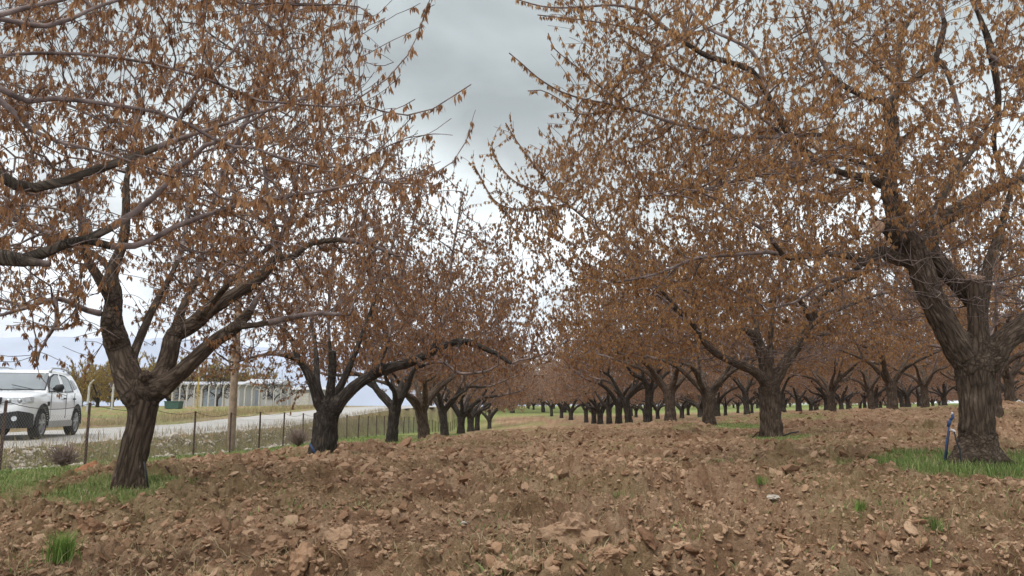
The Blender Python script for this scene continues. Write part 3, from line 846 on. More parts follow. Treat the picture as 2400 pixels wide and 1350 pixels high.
    add_tree('L0', b, parts, 'orchard tree rooted outside the left edge, its long limbs crossing the upper left', ROWG_L)
    print('L0', len(t.p), len(parts[2].polygons), time.time() - T0)
tree_L0()

# ---- R1: massive furrowed trunk, right foreground
def tree_R1():
    t = Tree(3); Y = 11.0; b = B['R1']
    px_limb(t, Y, [(2288, 1112, 132), (2290, 1086, 112), (2291, 1045, 88), (2290, 980, 80), (2288, 915, 80), (2284, 865, 88), (2281, 845, 90)], attach=False, step=.07)
    for (pts, dyy) in [(p_[::-1], d_[::-1]) for p_, d_ in (([(2180, 1096, 14), (2225, 1084, 24), (2262, 1052, 44)], (-.3, -.1)), ([(2392, 1094, 14), (2362, 1082, 24), (2318, 1050, 44)], (-.2, -.1)), ([(2235, 1104, 10), (2262, 1090, 26), (2280, 1060, 36)], (-.45, -.15)), ([(2330, 1106, 12), (2318, 1088, 28), (2305, 1050, 36)], (-.4, -.15)))]:
        px_limb(t, Y, pts, dy=dyy, step=.05, stub=True)
    px_limb(t, Y, [(2266, 850, 74), (2236, 800, 66), (2206, 745, 62), (2180, 690, 61), (2160, 630, 60), (2140, 575, 60), (2108, 542, 54), (2088, 530, 46), (2066, 527, 36)], dy=(0, -.2), step=.08)
    px_limb(t, Y, [(2100, 560, 40), (2080, 530, 40), (2064, 530, 34)], dy=(-.2, -.35), stub=True, step=.05)
    px_limb(t, Y, [(2294, 845, 60), (2292, 780, 46), (2288, 715, 42), (2287, 665, 40), (2288, 655, 42)], dy=(-.05, -.15), step=.07, stub=False)
    px_limb(t, Y, [(2283, 715, 36), (2248, 668, 42), (2204, 620, 46), (2165, 575, 50), (2150, 555, 46)], dy=(.1, -.05), step=.08)
    px_limb(t, Y, [(2175, 575, 44), (2195, 520, 40), (2235, 500, 42), (2280, 472, 40), (2320, 448, 32), (2372, 426, 22), (2430, 410, 16), (2520, 380, 10)], dy=(0, -.3), step=.08)
    px_limb(t, Y, [(2190, 520, 30), (2196, 490, 24), (2215, 450, 20), (2250, 390, 14), (2300, 330, 10), (2360, 250, 6)], dy=(0, .9))
    px_limb(t, Y, [(2306, 815, 30), (2302, 740, 28), (2308, 680, 27), (2318, 620, 26), (2338, 560, 24), (2352, 515, 18), (2362, 470, 15), (2380, 420, 10), (2420, 330, 7)], dy=(-.1, .3), step=.08)
    px_limb(t, Y, [(2320, 845, 66), (2350, 805, 52), (2400, 770, 46), (2470, 715, 38), (2560, 660, 26), (2680, 600, 14)], dy=(-.05, -.6), step=.08)
    px_limb(t, Y, [(2312, 820, 40), (2352, 785, 34), (2405, 742, 30), (2470, 660, 22), (2540, 560, 12)], dy=(.1, 1.0), step=.08)
    px_limb(t, Y, [(2130, 612, 44), (2090, 598, 36), (2058, 592, 30), (2028, 616, 24), (1990, 600, 18), (1940, 596, 16), (1896, 600, 15), (1850, 606, 14), (1806, 592, 11), (1740, 596, 9), (1681, 600, 8), (1626, 607, 8), (1570, 630, 7), (1515, 648, 6), (1440, 662, 5)], dy=(0, -1.2), step=.09)
    px_limb(t, Y, [(2020, 620, 14), (1985, 645, 10), (1940, 662, 9), (1904, 678, 8), (1870, 705, 6), (1800, 725, 4)], dy=(-.3, .4))
    px_limb(t, Y, [(1900, 600, 12), (1850, 606, 14), (1822, 581, 13), (1793, 544, 11), (1756, 517, 8), (1700, 480, 6), (1620, 440, 4)], dy=(-.6, -1.4))
    px_limb(t, Y, [(2112, 545, 48), (2090, 480, 42), (2084, 420, 38), (2088, 370, 36), (2092, 310, 34), (2086, 265, 34), (2088, 240, 32)], dy=(-.15, -.2), step=.08)
    px_limb(t, Y, [(2090, 245, 24), (2106, 210, 18), (2108, 165, 15), (2107, 110, 15), (2126, 55, 15), (2160, 12, 10), (2200, -60, 8)], dy=(-.2, .1))
    px_limb(t, Y, [(2105, 205, 16), (2155, 178, 15), (2192, 138, 15), (2204, 95, 18), (2214, 55, 15), (2204, 15, 11), (2210, -60, 8)], dy=(-.15, -.5))
    px_limb(t, Y, [(2196, 135, 14), (2218, 165, 13), (2236, 220, 11), (2248, 266, 9), (2255, 300, 6)], dy=(-.3, -.4))
    px_limb(t, Y, [(2080, 245, 22), (2070, 238, 18), (2034, 228, 16), (1990, 208, 17), (1960, 188, 14), (1930, 150, 10), (1900, 90, 7), (1880, 20, 5)], dy=(-.2, -.4))
    px_limb(t, Y, [(2086, 400, 26), (2040, 360, 20), (1980, 335, 17), (1930, 318, 14), (1870, 316, 12), (1800, 322, 10), (1745, 320, 9), (1692, 314, 9), (1640, 300, 8), (1581, 289, 8), (1520, 268, 7), (1470, 253, 6), (1415, 241, 5), (1359, 230, 5), (1307, 211, 4), (1259, 181, 4), (1222, 148, 3), (1193, 124, 3)], dy=(0, -2.2), leafy=3)
    px_limb(t, Y, [(1470, 255, 5), (1430, 220, 4), (1396, 196, 4), (1341, 148, 3), (1300, 115, 3), (1285, 78, 3)], dy=(-1.9, -2.1), leafy=3)
    px_limb(t, Y, [(1400, 262, 4), (1359, 267, 4), (1307, 230, 3), (1267, 211, 3), (1237, 213, 3)], dy=(-2, -2.2), leafy=3)
    px_limb(t, Y, [(2085, 440, 30), (2040, 420, 24), (1960, 400, 18), (1880, 350, 20), (1842, 305, 20), (1826, 272, 19), (1804, 232, 17), (1786, 200, 17), (1760, 165, 17), (1711, 146, 16), (1655, 130, 15), (1600, 96, 13), (1545, 55, 11), (1505, 25, 9), (1440, 12, 7), (1380, 15, 6), (1322, 18, 5), (1267, 14, 4), (1200, -5, 3)], dy=(0, -1.8), leafy=3)
    px_limb(t, Y, [(1600, 95, 8), (1540, 110, 6), (1480, 70, 5), (1420, 55, 4), (1350, 45, 3), (1260, 35, 3)], dy=(-1.5, -2.2), leafy=3)
    px_limb(t, Y, [(1850, 330, 9), (1790, 280, 8), (1700, 215, 7), (1640, 190, 6), (1560, 150, 5), (1480, 110, 4), (1440, 70, 3)], dy=(-.9, -1.2), leafy=3)
    px_limb(t, Y, [(1800, 222, 12), (1770, 130, 10), (1730, 100, 9), (1650, 60, 8), (1600, 0, 6)], dy=(-1, -.2))
    px_limb(t, Y, [(2060, 400, 16), (1980, 370, 12), (1900, 375, 9), (1800, 405, 7), (1700, 430, 6), (1600, 455, 5), (1500, 460, 4)], dy=(0, -2.4))
    px_limb(t, Y, [(2090, 350, 20), (2150, 300, 14), (2180, 270, 9), (2150, 240, 7), (2080, 180, 6), (2010, 110, 5), (1950, 50, 4)], dy=(0, -1.2))
    px_limb(t, Y, [(2360, 440, 14), (2330, 340, 12), (2340, 230, 16), (2320, 110, 20), (2300, 50, 14), (2260, -40, 8)], dy=(.3, -1.3))
    px_limb(t, Y, [(2320, 130, 12), (2380, 160, 10), (2450, 120, 8)], dy=(-1.0, -1.4))
    A = crown_points(t.rng, 4000, (b[0] - 1.2, b[1] - .3, b[2] + 4.4), (6.0, 4.2, 3.3), b[2] + 2.0, inner=.2, fn=visible)
    # keep the open wedge of sky clear
    u = 1200 + F * A[:, 0] / A[:, 1] / 1.01; v = 955 - F * (A[:, 2] - EYE) / A[:, 1]
    A = A[u > np.where(v < 330, 1330 + 0.25 * v, 1330 + np.clip(v - 330, 0, 999) * -.35)]
    t.colonize(A, start=30, dk=.34, step=.15)
    def wfn(p):
        u = 1200 + F * p[:, 0] / p[:, 1] / 1.01; v = 955 - F * (p[:, 2] - EYE) / p[:, 1]
        return u > np.where(v < 330, 1330, 1240)
    t.shoots(5200, .2, .75, c=np.array((b[0], b[1], b[2] + 2.2)), where=wfn)
    t.finish(rtip=.0035)
    parts = build_parts(t, b, t.rng, .034, .017, (M['bark'], M['twig'], M['leaf_ochre']), dict(per=(6, 11), ln=(.048, .082), wd=.35, rthin=.0095, prob=.66, keep=lambda p: visible(p) & ((p[:, 2] > 3.35) | (p[:, 0] < b[0] - 2.3) | (p[:, 0] > b[0] + 1.6))), amp=1.4)
    tr = add_tree('R1', b, parts, 'nearest orchard tree on the right, massive furrowed trunk in green grass', ROWG_R)
    # pale cut faces where limbs were sawn off
    for (px_, py_, dY, rr, nrm) in ((2058, 531, -.42, .085, (-.75, -.62, .1)), (2288, 648, -.15, .115, (.1, -.3, .95))):
        c = at(px_, py_, Y + dY) - b; nrm = Vector(nrm).normalized(); mb = MB()
        mb.tube([Vector(c) - nrm * .03, Vector(c) + nrm * .012, Vector(c) + nrm * .018], [rr * 1.02, rr, rr * .85], n=18)
        mb.build('cut_face', M['cut'], tr)
    print('R1', len(t.p), len(parts[0].vertices), len(parts[2].polygons), time.time() - T0)
M['cut'] = simple('cut_wood', (0.36, 0.24, 0.17), .9, var=.35, vs=30)
tree_R1()

# ---- L2
def tree_L2():
    t = Tree(4); Y = 16.0; b = B['L2']
    px_limb(t, Y, [(750, 1088, 76), (756, 1066, 68), (762, 1010, 58), (766, 965, 62), (766, 950, 64)], attach=False, step=.09)
    px_limb(t, Y, [(752, 958, 34), (740, 915, 28), (722, 875, 22), (700, 840, 16), (680, 790, 12), (640, 740, 8), (600, 640, 5)], dy=(0, -.5))
    px_limb(t, Y, [(758, 950, 20), (745, 905, 17), (742, 868, 16), (738, 800, 10), (720, 700, 7), (700, 560, 4)], dy=(.2, 1.5))
    px_limb(t, Y, [(770, 955, 26), (776, 900, 22), (779, 850, 20), (778, 822, 19)], dy=(-.1, -.2), stub=True)
    px_limb(t, Y, [(776, 840, 10), (770, 760, 8), (775, 660, 7), (790, 520, 5), (790, 400, 3)], dy=(-.1, .3))
    px_limb(t, Y, [(784, 960, 40), (806, 930, 32), (850, 892, 29), (900, 866, 27), (955, 851, 25), (1005, 830, 19), (1050, 807, 18), (1090, 800, 17), (1130, 815, 15), (1165, 830, 12), (1200, 852, 10), (1215, 845, 5), (1260, 835, 4), (1330, 800, 3)], dy=(-.1, -.8))
    px_limb(t, Y, [(985, 858, 14), (1010, 850, 8), (1040, 850, 7), (1068, 870, 7), (1090, 876, 7), (1140, 870, 6), (1168, 855, 4)], dy=(-.7, -.9), step=.08)
    px_limb(t, Y, [(1085, 800, 12), (1070, 815, 10), (1072, 825, 8)], dy=(-.7, -.8), stub=True)
    px_limb(t, Y, [(1000, 835, 12), (1030, 780, 9), (1050, 700, 7), (1060, 600, 5), (1085, 450, 3)], dy=(-.6, .2))
    px_limb(t, Y, [(880, 875, 12), (910, 800, 9), (930, 700, 8), (960, 560, 5), (1000, 400, 3)], dy=(-.4, .6))
    px_limb(t, Y, [(770, 955, 24), (810, 880, 18), (850, 780, 12), (900, 640, 8), (940, 480, 5), (930, 330, 3)], dy=(.2, 2.0))
    px_limb(t, Y, [(700, 845, 12), (650, 830, 9), (600, 835, 7), (550, 850, 5)], dy=(-.3, -1.2))
    A = crown_points(t.rng, 2100, (b[0] + .6, b[1], b[2] + 4.0), (4.8, 4.2, 3.5), b[2] + 1.05, inner=.15)
    A = A[(A[:, 2] > b[2] + 1.6) | (A[:, 0] < b[0] - .6)]
    u = 1200 + F * A[:, 0] / A[:, 1] / 1.01; v = 955 - F * (A[:, 2] - EYE) / A[:, 1]
    A = A[(u < np.where(v < 330, 860, np.where(v < 560, 1010, 1230))) | (v > 720)]
    t.colonize(A, start=12, dk=.36, step=.16)
    t.shoots(2300, .2, .8, c=np.array((b[0], b[1], b[2] + 2.)))
    t.finish(rtip=.0045)
    parts = build_parts(t, b, t.rng, .04, .022, (M['bark_dark'], M['twig'], M['leaf_red']), dict(per=(5, 9), ln=(.05, .085), wd=.38, rthin=.011, prob=.6))
    add_tree('L2', b, parts, 'second tree of the left row, dark trunk with a long arm bowing out rightward', ROWG_L)
tree_L2()

# ---- R2
def tree_R2():
    t = Tree(5); Y = 20.0; b = B['R2']
    px_limb(t, Y, [(1808, 1040, 68), (1808, 1020, 58), (1806, 975, 50), (1803, 930, 49), (1802, 895, 54)], attach=False, step=.1)
    px_limb(t, Y, [(1796, 905, 26), (1778, 878, 24), (1750, 862, 22), (1718, 848, 20), (1690, 835, 19), (1663, 815, 18), (1640, 785, 15), (1624, 760, 14), (1590, 732, 10), (1540, 690, 6)], dy=(-.1, -1.4))
    px_limb(t, Y, [(1798, 900, 36), (1792, 850, 30), (1780, 810, 27), (1765, 785, 22), (1740, 770, 12)], dy=(0, -.1))
    px_limb(t, Y, [(1778, 800, 16), (1770, 740, 12), (1750, 650, 9), (1740, 540, 6), (1700, 400, 4)], dy=(-.1, .7))
    px_limb(t, Y, [(1806, 895, 24), (1806, 840, 18), (1806, 795, 14), (1812, 740, 10), (1830, 640, 7), (1850, 500, 4)], dy=(-.15, .3))
    px_limb(t, Y, [(1814, 898, 30), (1838, 855, 27), (1862, 822, 25), (1885, 785, 22), (1905, 758, 19), (1940, 735, 14), (1990, 715, 11), (2060, 690, 8), (2140, 670, 5)], dy=(-.1, .8))
    px_limb(t, Y, [(1904, 760, 18), (1920, 700, 14), (1990, 655, 12), (2050, 630, 8), (2110, 600, 5)], dy=(.3, -.8))
    px_limb(t, Y, [(1818, 880, 18), (1850, 830, 14), (1900, 790, 10), (1980, 780, 7)], dy=(.1, 2.0))
    px_limb(t, Y, [(1905, 760, 14), (1870, 700, 12), (1830, 702, 10), (1781, 711, 8), (1737, 704, 7), (1644, 696, 5), (1560, 660, 3)], dy=(.3, -1.6))
    px_limb(t, Y, [(1600, 735, 10), (1520, 650, 8), (1430, 560, 6), (1322, 470, 4), (1248, 380, 3), (1211, 330, 3), (1185, 288, 3)], dy=(-1.2, -1.6), leafy=3)
    px_limb(t, Y, [(1322, 470, 4), (1240, 440, 3), (1200, 420, 3), (1167, 381, 3), (1152, 340, 3)], dy=(-1.4, -1.5), leafy=3)
    px_limb(t, Y, [(1322, 480, 4), (1220, 490, 3), (1160, 470, 3), (1115, 395, 3)], dy=(-1.4, -1.2), leafy=3)
    A = crown_points(t.rng, 3000, (b[0] - 1.2, b[1], b[2] + 4.4), (6.6, 4.4, 4.2), b[2] + 1.7, inner=.15)
    u = 1200 + F * A[:, 0] / A[:, 1] / 1.01; v = 955 - F * (A[:, 2] - EYE) / A[:, 1]
    A = A[(u > np.where(v < 380, 1290 + (380 - v) * .8, 1150))]
    t.colonize(A, start=12, dk=.42, step=.18)
    t.shoots(3400, .2, .85, c=np.array((b[0], b[1], b[2] + 2.)))
    t.finish(rtip=.005)
    parts = build_parts(t, b, t.rng, .045, .025, (M['bark'], M['twig'], M['leaf_ochre']), dict(per=(6, 11), ln=(.06, .105), wd=.38, rthin=.013, prob=.65, keep=lambda p: (p[:, 2] > 2.75) | (np.abs(p[:, 0] - b[0]) > 2.0)))
    add_tree('R2', b, parts, 'second tree of the right row, upright furrowed trunk spreading into four thick limbs', ROWG_R)
tree_R2()
print('near trees', time.time() - T0)

# ---- generic vase-shaped orchard trees (local coordinates), several shapes
def vase(seed, th=1.15, tr=.27, spread=3.9, height=5.6, nl=5, att=900, sh=900, dk=.42, step=.2, leafkw=None, mats=None, rt=.05, rtip=.006, low=1.95, voxel=0, lean=(0, 0), jit=.02, lift=.5):
    t = Tree(seed); g = t.rng
    top = np.array((lean[0], lean[1], th))
    t.limb([(0, 0, -.25), (0, 0, .02), (lean[0] * .4, lean[1] * .4, th * .5), top], [tr * 1.45, tr * 1.12, tr * .92, tr * 1.05], attach=False, step=.12)
    a0 = g.uniform(0, 6.28)
    for k in range(nl):
        a = a0 + k * 2 * math.pi / nl + g.normal(0, .25); r1 = tr * g.uniform(.42, .62)
        e1 = np.array((math.cos(a), math.sin(a), 0)); up = g.uniform(.7, 1.3); Ls = spread * g.uniform(.7, 1.0)
        pts = [top - (0, 0, .12), top + e1 * .45 + (0, 0, .5 * up), top + e1 * 1.1 + (0, 0, (1.05) * up), top + e1 * Ls * .62 + (0, 0, 1.5 * up), top + e1 * Ls + (0, 0, (1.5 + lift) * up)]
        pts = [p + (g.normal(0, .12, 3) if i > 1 else 0) for i, p in enumerate(pts)]
        t.limb(pts, [r1 * 1.25, r1, r1 * .75, r1 * .45, r1 * .18], step=.16, jit=jit)
        if g.random() < .8:   # a second fork, steeper
            q = pts[1 + (g.random() < .5)]; a2 = a + g.normal(0, .7); e2 = np.array((math.cos(a2), math.sin(a2), 0))
            t.limb([q, q + e2 * .4 + (0, 0, .7), q + e2 * .9 + (0, 0, 1.8), q + e2 * 1.3 + (0, 0, 2.8)], [r1 * .6, r1 * .45, r1 * .3, r1 * .12], step=.16, jit=jit)
    A = crown_points(g, att, (lean[0], lean[1], low + (height - low) * .42), (spread * 1.12, spread * 1.12, (height - low) * .62), low, inner=.2)
    t.colonize(A, start=10, dk=dk, step=step, di=2.6)
    t.shoots(sh, .25, .8, c=np.array((0, 0, 1.8)), step=.11)
    t.finish(rtip=rtip)
    return build_parts(t, np.zeros(3), g, rt, voxel, mats, leafkw)

LK_MID = dict(per=(5, 9), ln=(.08, .13), wd=.38, rthin=.016, prob=.6)
mid = []
for k, (th, tr, sp, nl, hgt, lf, ln_) in enumerate(((1.05, .215, 4.2, 5, 6.4, 'leaf_ochre', (0, 0)), (1.2, .195, 3.9, 4, 6.2, 'leaf_ochre', (.1, .05)), (.95, .225, 4.2, 6, 6.3, 'leaf_red', (-.12, 0)), (1.1, .20, 3.9, 5, 6.0, 'leaf_red', (.06, -.1)))):
    mid.append(vase(20 + k, th, tr, sp, hgt, nl, att=1000, sh=1300, leafkw=LK_MID, mats=(M['bark_dark' if k % 2 else 'bark'], M['twig'], M[lf]), voxel=.035, lean=ln_))
LK_FAR = dict(per=(5, 8), ln=(.10, .18), wd=.42, rthin=.025, prob=.75)
far = []
for k, (th, tr, sp, nl, hgt) in enumerate(((.9, .21, 4.0, 5, 5.9), (1.05, .19, 3.8, 4, 5.7), (.8, .225, 4.1, 6, 5.6))):
    far.append(vase(40 + k, th, tr, sp, hgt, nl, att=550, sh=700, dk=.5, step=.24, leafkw=LK_FAR, mats=(M['bark_dark'], M['twig'], M['leaf_far']), rtip=.010, low=1.6, rt=.06, voxel=0))
print('generic', time.time() - T0)

rngT = np.random.default_rng(99)
ORD = ['first', 'second', 'third', 'fourth', 'fifth', 'sixth', 'seventh', 'eighth', 'ninth', 'tenth', 'eleventh', 'twelfth', 'thirteenth', 'fourteenth', 'fifteenth', 'sixteenth', 'seventeenth', 'eighteenth']
def put(parts, x, y, label, group, sc_=1.0, rz=None, zs=1.0):
    p = np.array((x, y, gz1(x, y)))
    t = empty('orchard_tree', p, label, 'tree', group, rz if rz is not None else rngT.uniform(0, 6.28))
    t.scale = (sc_, sc_, sc_ * rngT.uniform(.92, 1.12)); t.rotation_euler[0] = rngT.normal(0, .035); t.rotation_euler[1] = rngT.normal(0, .035)
    for nm, me in zip(('trunk', 'branches', 'foliage'), parts): link(nm, me, t)
    return t
# rest of the left row
def put_px(parts, px, py, Y, label, group, **kw):
    p = at(px, py, Y); return put(parts, p[0], p[1], label, group, **kw)
put_px(mid[3], 918, 1038, 24, 'third tree of the left row, pale brown trunk splitting into upright forks', ROWG_L, rz=.4, sc_=.98)
for i, (px, py, Y) in enumerate(((995, 1028, 32), (1042, 1020, 40), (1080, 1017, 47), (1103, 1013, 58), (1118, 1011, 64), (1147, 1007, 88))):
    put_px((mid[2], mid[3], far[0], far[2], far[1], far[0])[i], px, py, Y, '%s tree of the left row counting from the camera' % ORD[i + 3], ROWG_L, sc_=1.16)
put(mid[2], -3.2, 106, 'tenth tree of the left row counting from the camera', ROWG_L, sc_=1.2)
# rest of the right row
put_px(mid[0], 1662, 997, 27, 'third tree of the right row, thick trunk with a pale sawn knot at its fork', ROWG_R, rz=3.6, sc_=1.12)
for i, (px, py, Y) in enumerate(((1572, 985, 34), (1518, 988, 41), (1474, 991, 48), (1450, 993, 55), (1428, 994, 62), (1407, 994, 69), (1392, 994, 76), (1374, 993, 84), (1338, 988, 94), (1316, 984, 104), (1293, 975, 115))):
    put_px((mid[0], mid[1], mid[3], far[0], far[1], far[2], far[0], far[1], far[2], far[0], far[1])[i], px, py, Y, '%s tree of the right row counting from the camera' % ORD[i + 3], ROWG_R, sc_=1.25)
# the rows to the right of it
rowname = {15: 'second', 22.5: 'third', 30: 'fourth', 37.5: 'fifth'}
for c in (15, 22.5, 30, 37.5):
    y = {15: 24.0, 22.5: 35.0, 30: 44.0, 37.5: 54.0}[c]; k = 0
    while y < 112:
        x = c + XV * y + rngT.normal(0, .25)
        parts = mid[int(rngT.integers(0, 2))] if y < 55 else far[int(rngT.integers(0, 3))]
        put(parts, x, y + rngT.normal(0, .3), '%s tree from the front in the %s row right of the ploughed aisle' % (ORD[min(k, 17)], rowname[c]),
            'orchard trees in the %s row from the aisle' % rowname[c], sc_=rngT.uniform(.92, 1.08))
        y += 7.0; k += 1
wood = vase(48, .6, .2, 4.2, 6.2, 6, att=600, sh=800, dk=.5, step=.24, leafkw=LK_FAR, mats=(M['bark_dark'], M['twig'], M['leaf_far']), rtip=.010, low=.35, rt=.06)
for c in (45, 53, 61, 70, 80):
    y = c / .66
    while y < 118:
        put(wood if y > 84 else far[int(rngT.integers(0, 3))], c + rngT.normal(0, .4), y, 'small distant orchard tree in the rows far to the right', 'distant orchard trees far to the right', sc_=rngT.uniform(.9, 1.1))
        y += 7.5
# beyond the green strip
for x in np.arange(-9, 16, 4.6):
    put(far[int(rngT.integers(0, 3))], x + rngT.normal(0, .5), 136 + rngT.normal(0, 4), 'tall brown orchard tree closing the far end of the ploughed aisle', 'trees closing the end of the aisle', sc_=rngT.uniform(1.55, 1.85))
for y in (150, 162, 175, 190):
    for x in np.arange(-14, 118, 6.2 if y < 170 else 8.5):
        put(wood, x + rngT.normal(0, .8), y + rngT.normal(0, 1), 'tiny brown tree in the wood beyond the green strip at the end of the orchard', 'trees beyond the green strip', sc_=rngT.uniform(1.0, 1.25))
print('all trees', time.time() - T0)

# ------------------------------------------------------------------ mountains and haze
def mountains():
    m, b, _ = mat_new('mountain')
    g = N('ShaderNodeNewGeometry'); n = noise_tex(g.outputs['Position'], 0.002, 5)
    L(ramp(n, [(0.35, (0.20, 0.26, 0.40)), (0.65, (0.36, 0.43, 0.60))]), b.inputs['Base Color'])  # distance haze painted into the slopes as a blue base colour
    xs = np.linspace(-5200, 1500, 260); ys = np.linspace(4200, 6400, 26)
    Yg, Xg = np.meshgrid(ys, xs, indexing='ij')
    prof = np.sin((Yg - 4200) / 2200 * math.pi) ** .8
    H = 470 * (0.75 + .5 * (fbm(Xg / 1500 + 3, Yg / 1500, 5, 5))) * smooth(1400, -900, Xg)
    Z = EYE + prof * H * (0.85 + .3 * fbm(Xg / 400, Yg / 300, 8, 4)) - 5
    ny, nx = Yg.shape; idx = np.arange(ny * nx).reshape(ny, nx)
    Fq = np.stack([idx[:-1, :-1], idx[:-1, 1:], idx[1:, 1:], idx[1:, :-1]], -1).reshape(-1, 4)
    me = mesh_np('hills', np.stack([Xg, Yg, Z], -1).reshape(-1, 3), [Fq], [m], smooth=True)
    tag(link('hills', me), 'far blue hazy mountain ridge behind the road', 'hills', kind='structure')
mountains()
def haze():
    m = bpy.data.materials.new('haze'); m.use_nodes = True
    global CUR
    CUR = m.node_tree; CUR.nodes.clear()
    out = N('ShaderNodeOutputMaterial'); v = N('ShaderNodeVolumePrincipled')
    v.inputs['Color'].default_value = (0.86, 0.91, 1.0, 1); v.inputs['Density'].default_value = 0.00016
    L(v.outputs[0], out.inputs['Volume'])
    mb = MB(); mb.box((0, 3300, 355), (15000, 6900, 770 - 2)); 
    o = mb.build('haze', m); tag(o, 'thin pale blue air haze in front of the mountains', 'haze', kind='stuff')
HAZE = True
if HAZE: haze()
#@@PART2
# ------------------------------------------------------------------ wire fence
M['rust'] = simple('rusty_steel', (0.060, 0.032, 0.024), .85, var=.4, vs=20)
M['wire'] = simple('galvanised_wire', (0.22, 0.21, 0.19), .6, metal=.3)
M['wire_dark'] = simple('old_wire', (0.06, 0.05, 0.045), .8)
def ribbons(segs, r, name, mat, parent):
    """many thin three-sided wires in one mesh; segs (n,2,3)"""
    segs = np.asarray(segs); a, b_ = segs[:, 0], segs[:, 1]; t = b_ - a; t /= np.linalg.norm(t, axis=1)[:, None] + 1e-9
    ref = np.where(np.abs(t[:, 2:3]) > .8, np.array([[1., 0, 0]]), np.array([[0, 0, 1.]]))
    u = np.cross(t, ref); u /= np.linalg.norm(u, axis=1)[:, None]; v = np.cross(t, u); V = []
    for p in (a, b_):
        for k in range(3):
            th = k * 2.094; V.append(p + (u * math.cos(th) + v * math.sin(th)) * r)
    V = np.stack(V, 1).reshape(-1, 3); i = np.arange(len(segs))[:, None] * 6
    Fq = np.vstack([i + np.array([[k, (k + 1) % 3, 3 + (k + 1) % 3, 3 + k]]) for k in range(3)])
    return link(name, mesh_np(name, V, [Fq], [mat]), parent)
def fence():
    ys = np.arange(12.7 - 2.45 * 2, 100, 2.45); g = np.random.default_rng(5)
    f0 = np.array((-8.7 + XV * ys[0], ys[0], gz1(-8.7 + XV * ys[0], ys[0])))
    root = empty('wire_fence', f0, 'rusty post and chain link fence with sagging top wire along the verge', 'fence')
    tops = []
    for i, y in enumerate(ys):
        x = -8.7 + XV * y; z = gz1(x, y); h = 1.2 + g.normal(0, .03); ln = g.normal(0, .02, 2)
        mb = MB(); w_ = .026
        prof = [(-w_, -w_), (w_, -w_), (w_, -w_ + .008), (-w_ + .008, -w_ + .008), (-w_ + .008, w_), (-w_, w_)]
        vs = [(a, c, -.3) for a, c in prof] + [(a + ln[0] * h, c + ln[1] * h, h) for a, c in prof]
        fs = [tuple(range(6))[::-1], tuple(range(6, 12))] + [(k, (k + 1) % 6, 6 + (k + 1) % 6, 6 + k) for k in range(6)]
        mb.add(vs, fs); mb.build('post', M['rust'], root, loc=(x - f0[0], y - f0[1], z - f0[2]))
        tops.append((x + ln[0] * h, y + ln[1] * h, z + h))
    tops = np.array(tops); segs = []
    for a, b_ in zip(tops[:-1], tops[1:]):
        sag = g.uniform(.05, .13); tt = np.linspace(0, 1, 9)
        pts = a + (b_ - a) * tt[:, None]; pts[:, 2] -= sag * 4 * tt * (1 - tt) + .02
        segs += list(zip(pts[:-1], pts[1:]))
    ribbons(np.array(segs) - f0, .007, 'top_wire', M['wire_dark'], root)
    # diamond mesh up to where single wires can no longer be made out
    d = .075; hh = 1.02; y_end = 62; yy = np.arange(ys[0], y_end, d); segs = []
    nz = int(hh / d)
    zg = lambda Y_: gz(-8.7 + XV * Y_, Y_) + .04
    for s_ in (1, -1):
        k = np.arange(nz + 1)
        Yp = yy[:, None] + s_ * k[None] * d; Xp = -8.7 + XV * Yp + .02
        base = np.interp(Yp, yy, zg(yy)); top_ = base + k * d
        P = np.stack([Xp + .012 * np.sin(Yp * 1.7), Yp, top_ - .035 * np.abs(np.sin((Yp - ys[0]) / 2.45 * math.pi)) * k / nz], -1)
        step = 2
        for j in range(0, nz, step):
            segs.append(np.stack([P[:, j], P[:, min(j + step, nz)]], 1))
    ribbons(np.vstack(segs) - f0, .0013, 'chain_link_mesh', M['wire'], root)
fence()

# ------------------------------------------------------------------ utility pole and power line
M['pole'] = simple('weathered_pole', (0.26, 0.19, 0.135), .9, var=.3, vs=7)
def pole():
    p = at(541, 1043, 24.2); z = gz1(p[0], p[1]); H = 8.2
    r = empty('utility_pole', (p[0], p[1], z), 'tall weathered brown utility pole just behind the wire fence', 'pole')
    mb = MB(); mb.tube([(0, 0, -.4), (0, 0, .1), (-.02, 0, 4), (-.05, 0, H)], [.135, .128, .108, .085], n=16); mb.build('shaft', M['pole'], r, smooth=True)
    mb = MB(); mb.box((0, -.11, H - .5), (1.3, .09, .11)); mb.build('crossarm', M['pole'], r)
    for x in (-.55, 0, .55):
        mb = MB(); mb.tube([(x, -.11, H - .45), (x, -.11, H - .38), (x, -.11, H - .34), (x, -.11, H - .29)], [.03, .045, .03, .04], n=10); mb.build('insulator', M['white'], r)
M['white'] = simple('dull_white', (0.62, 0.62, 0.60), .7)
pole()

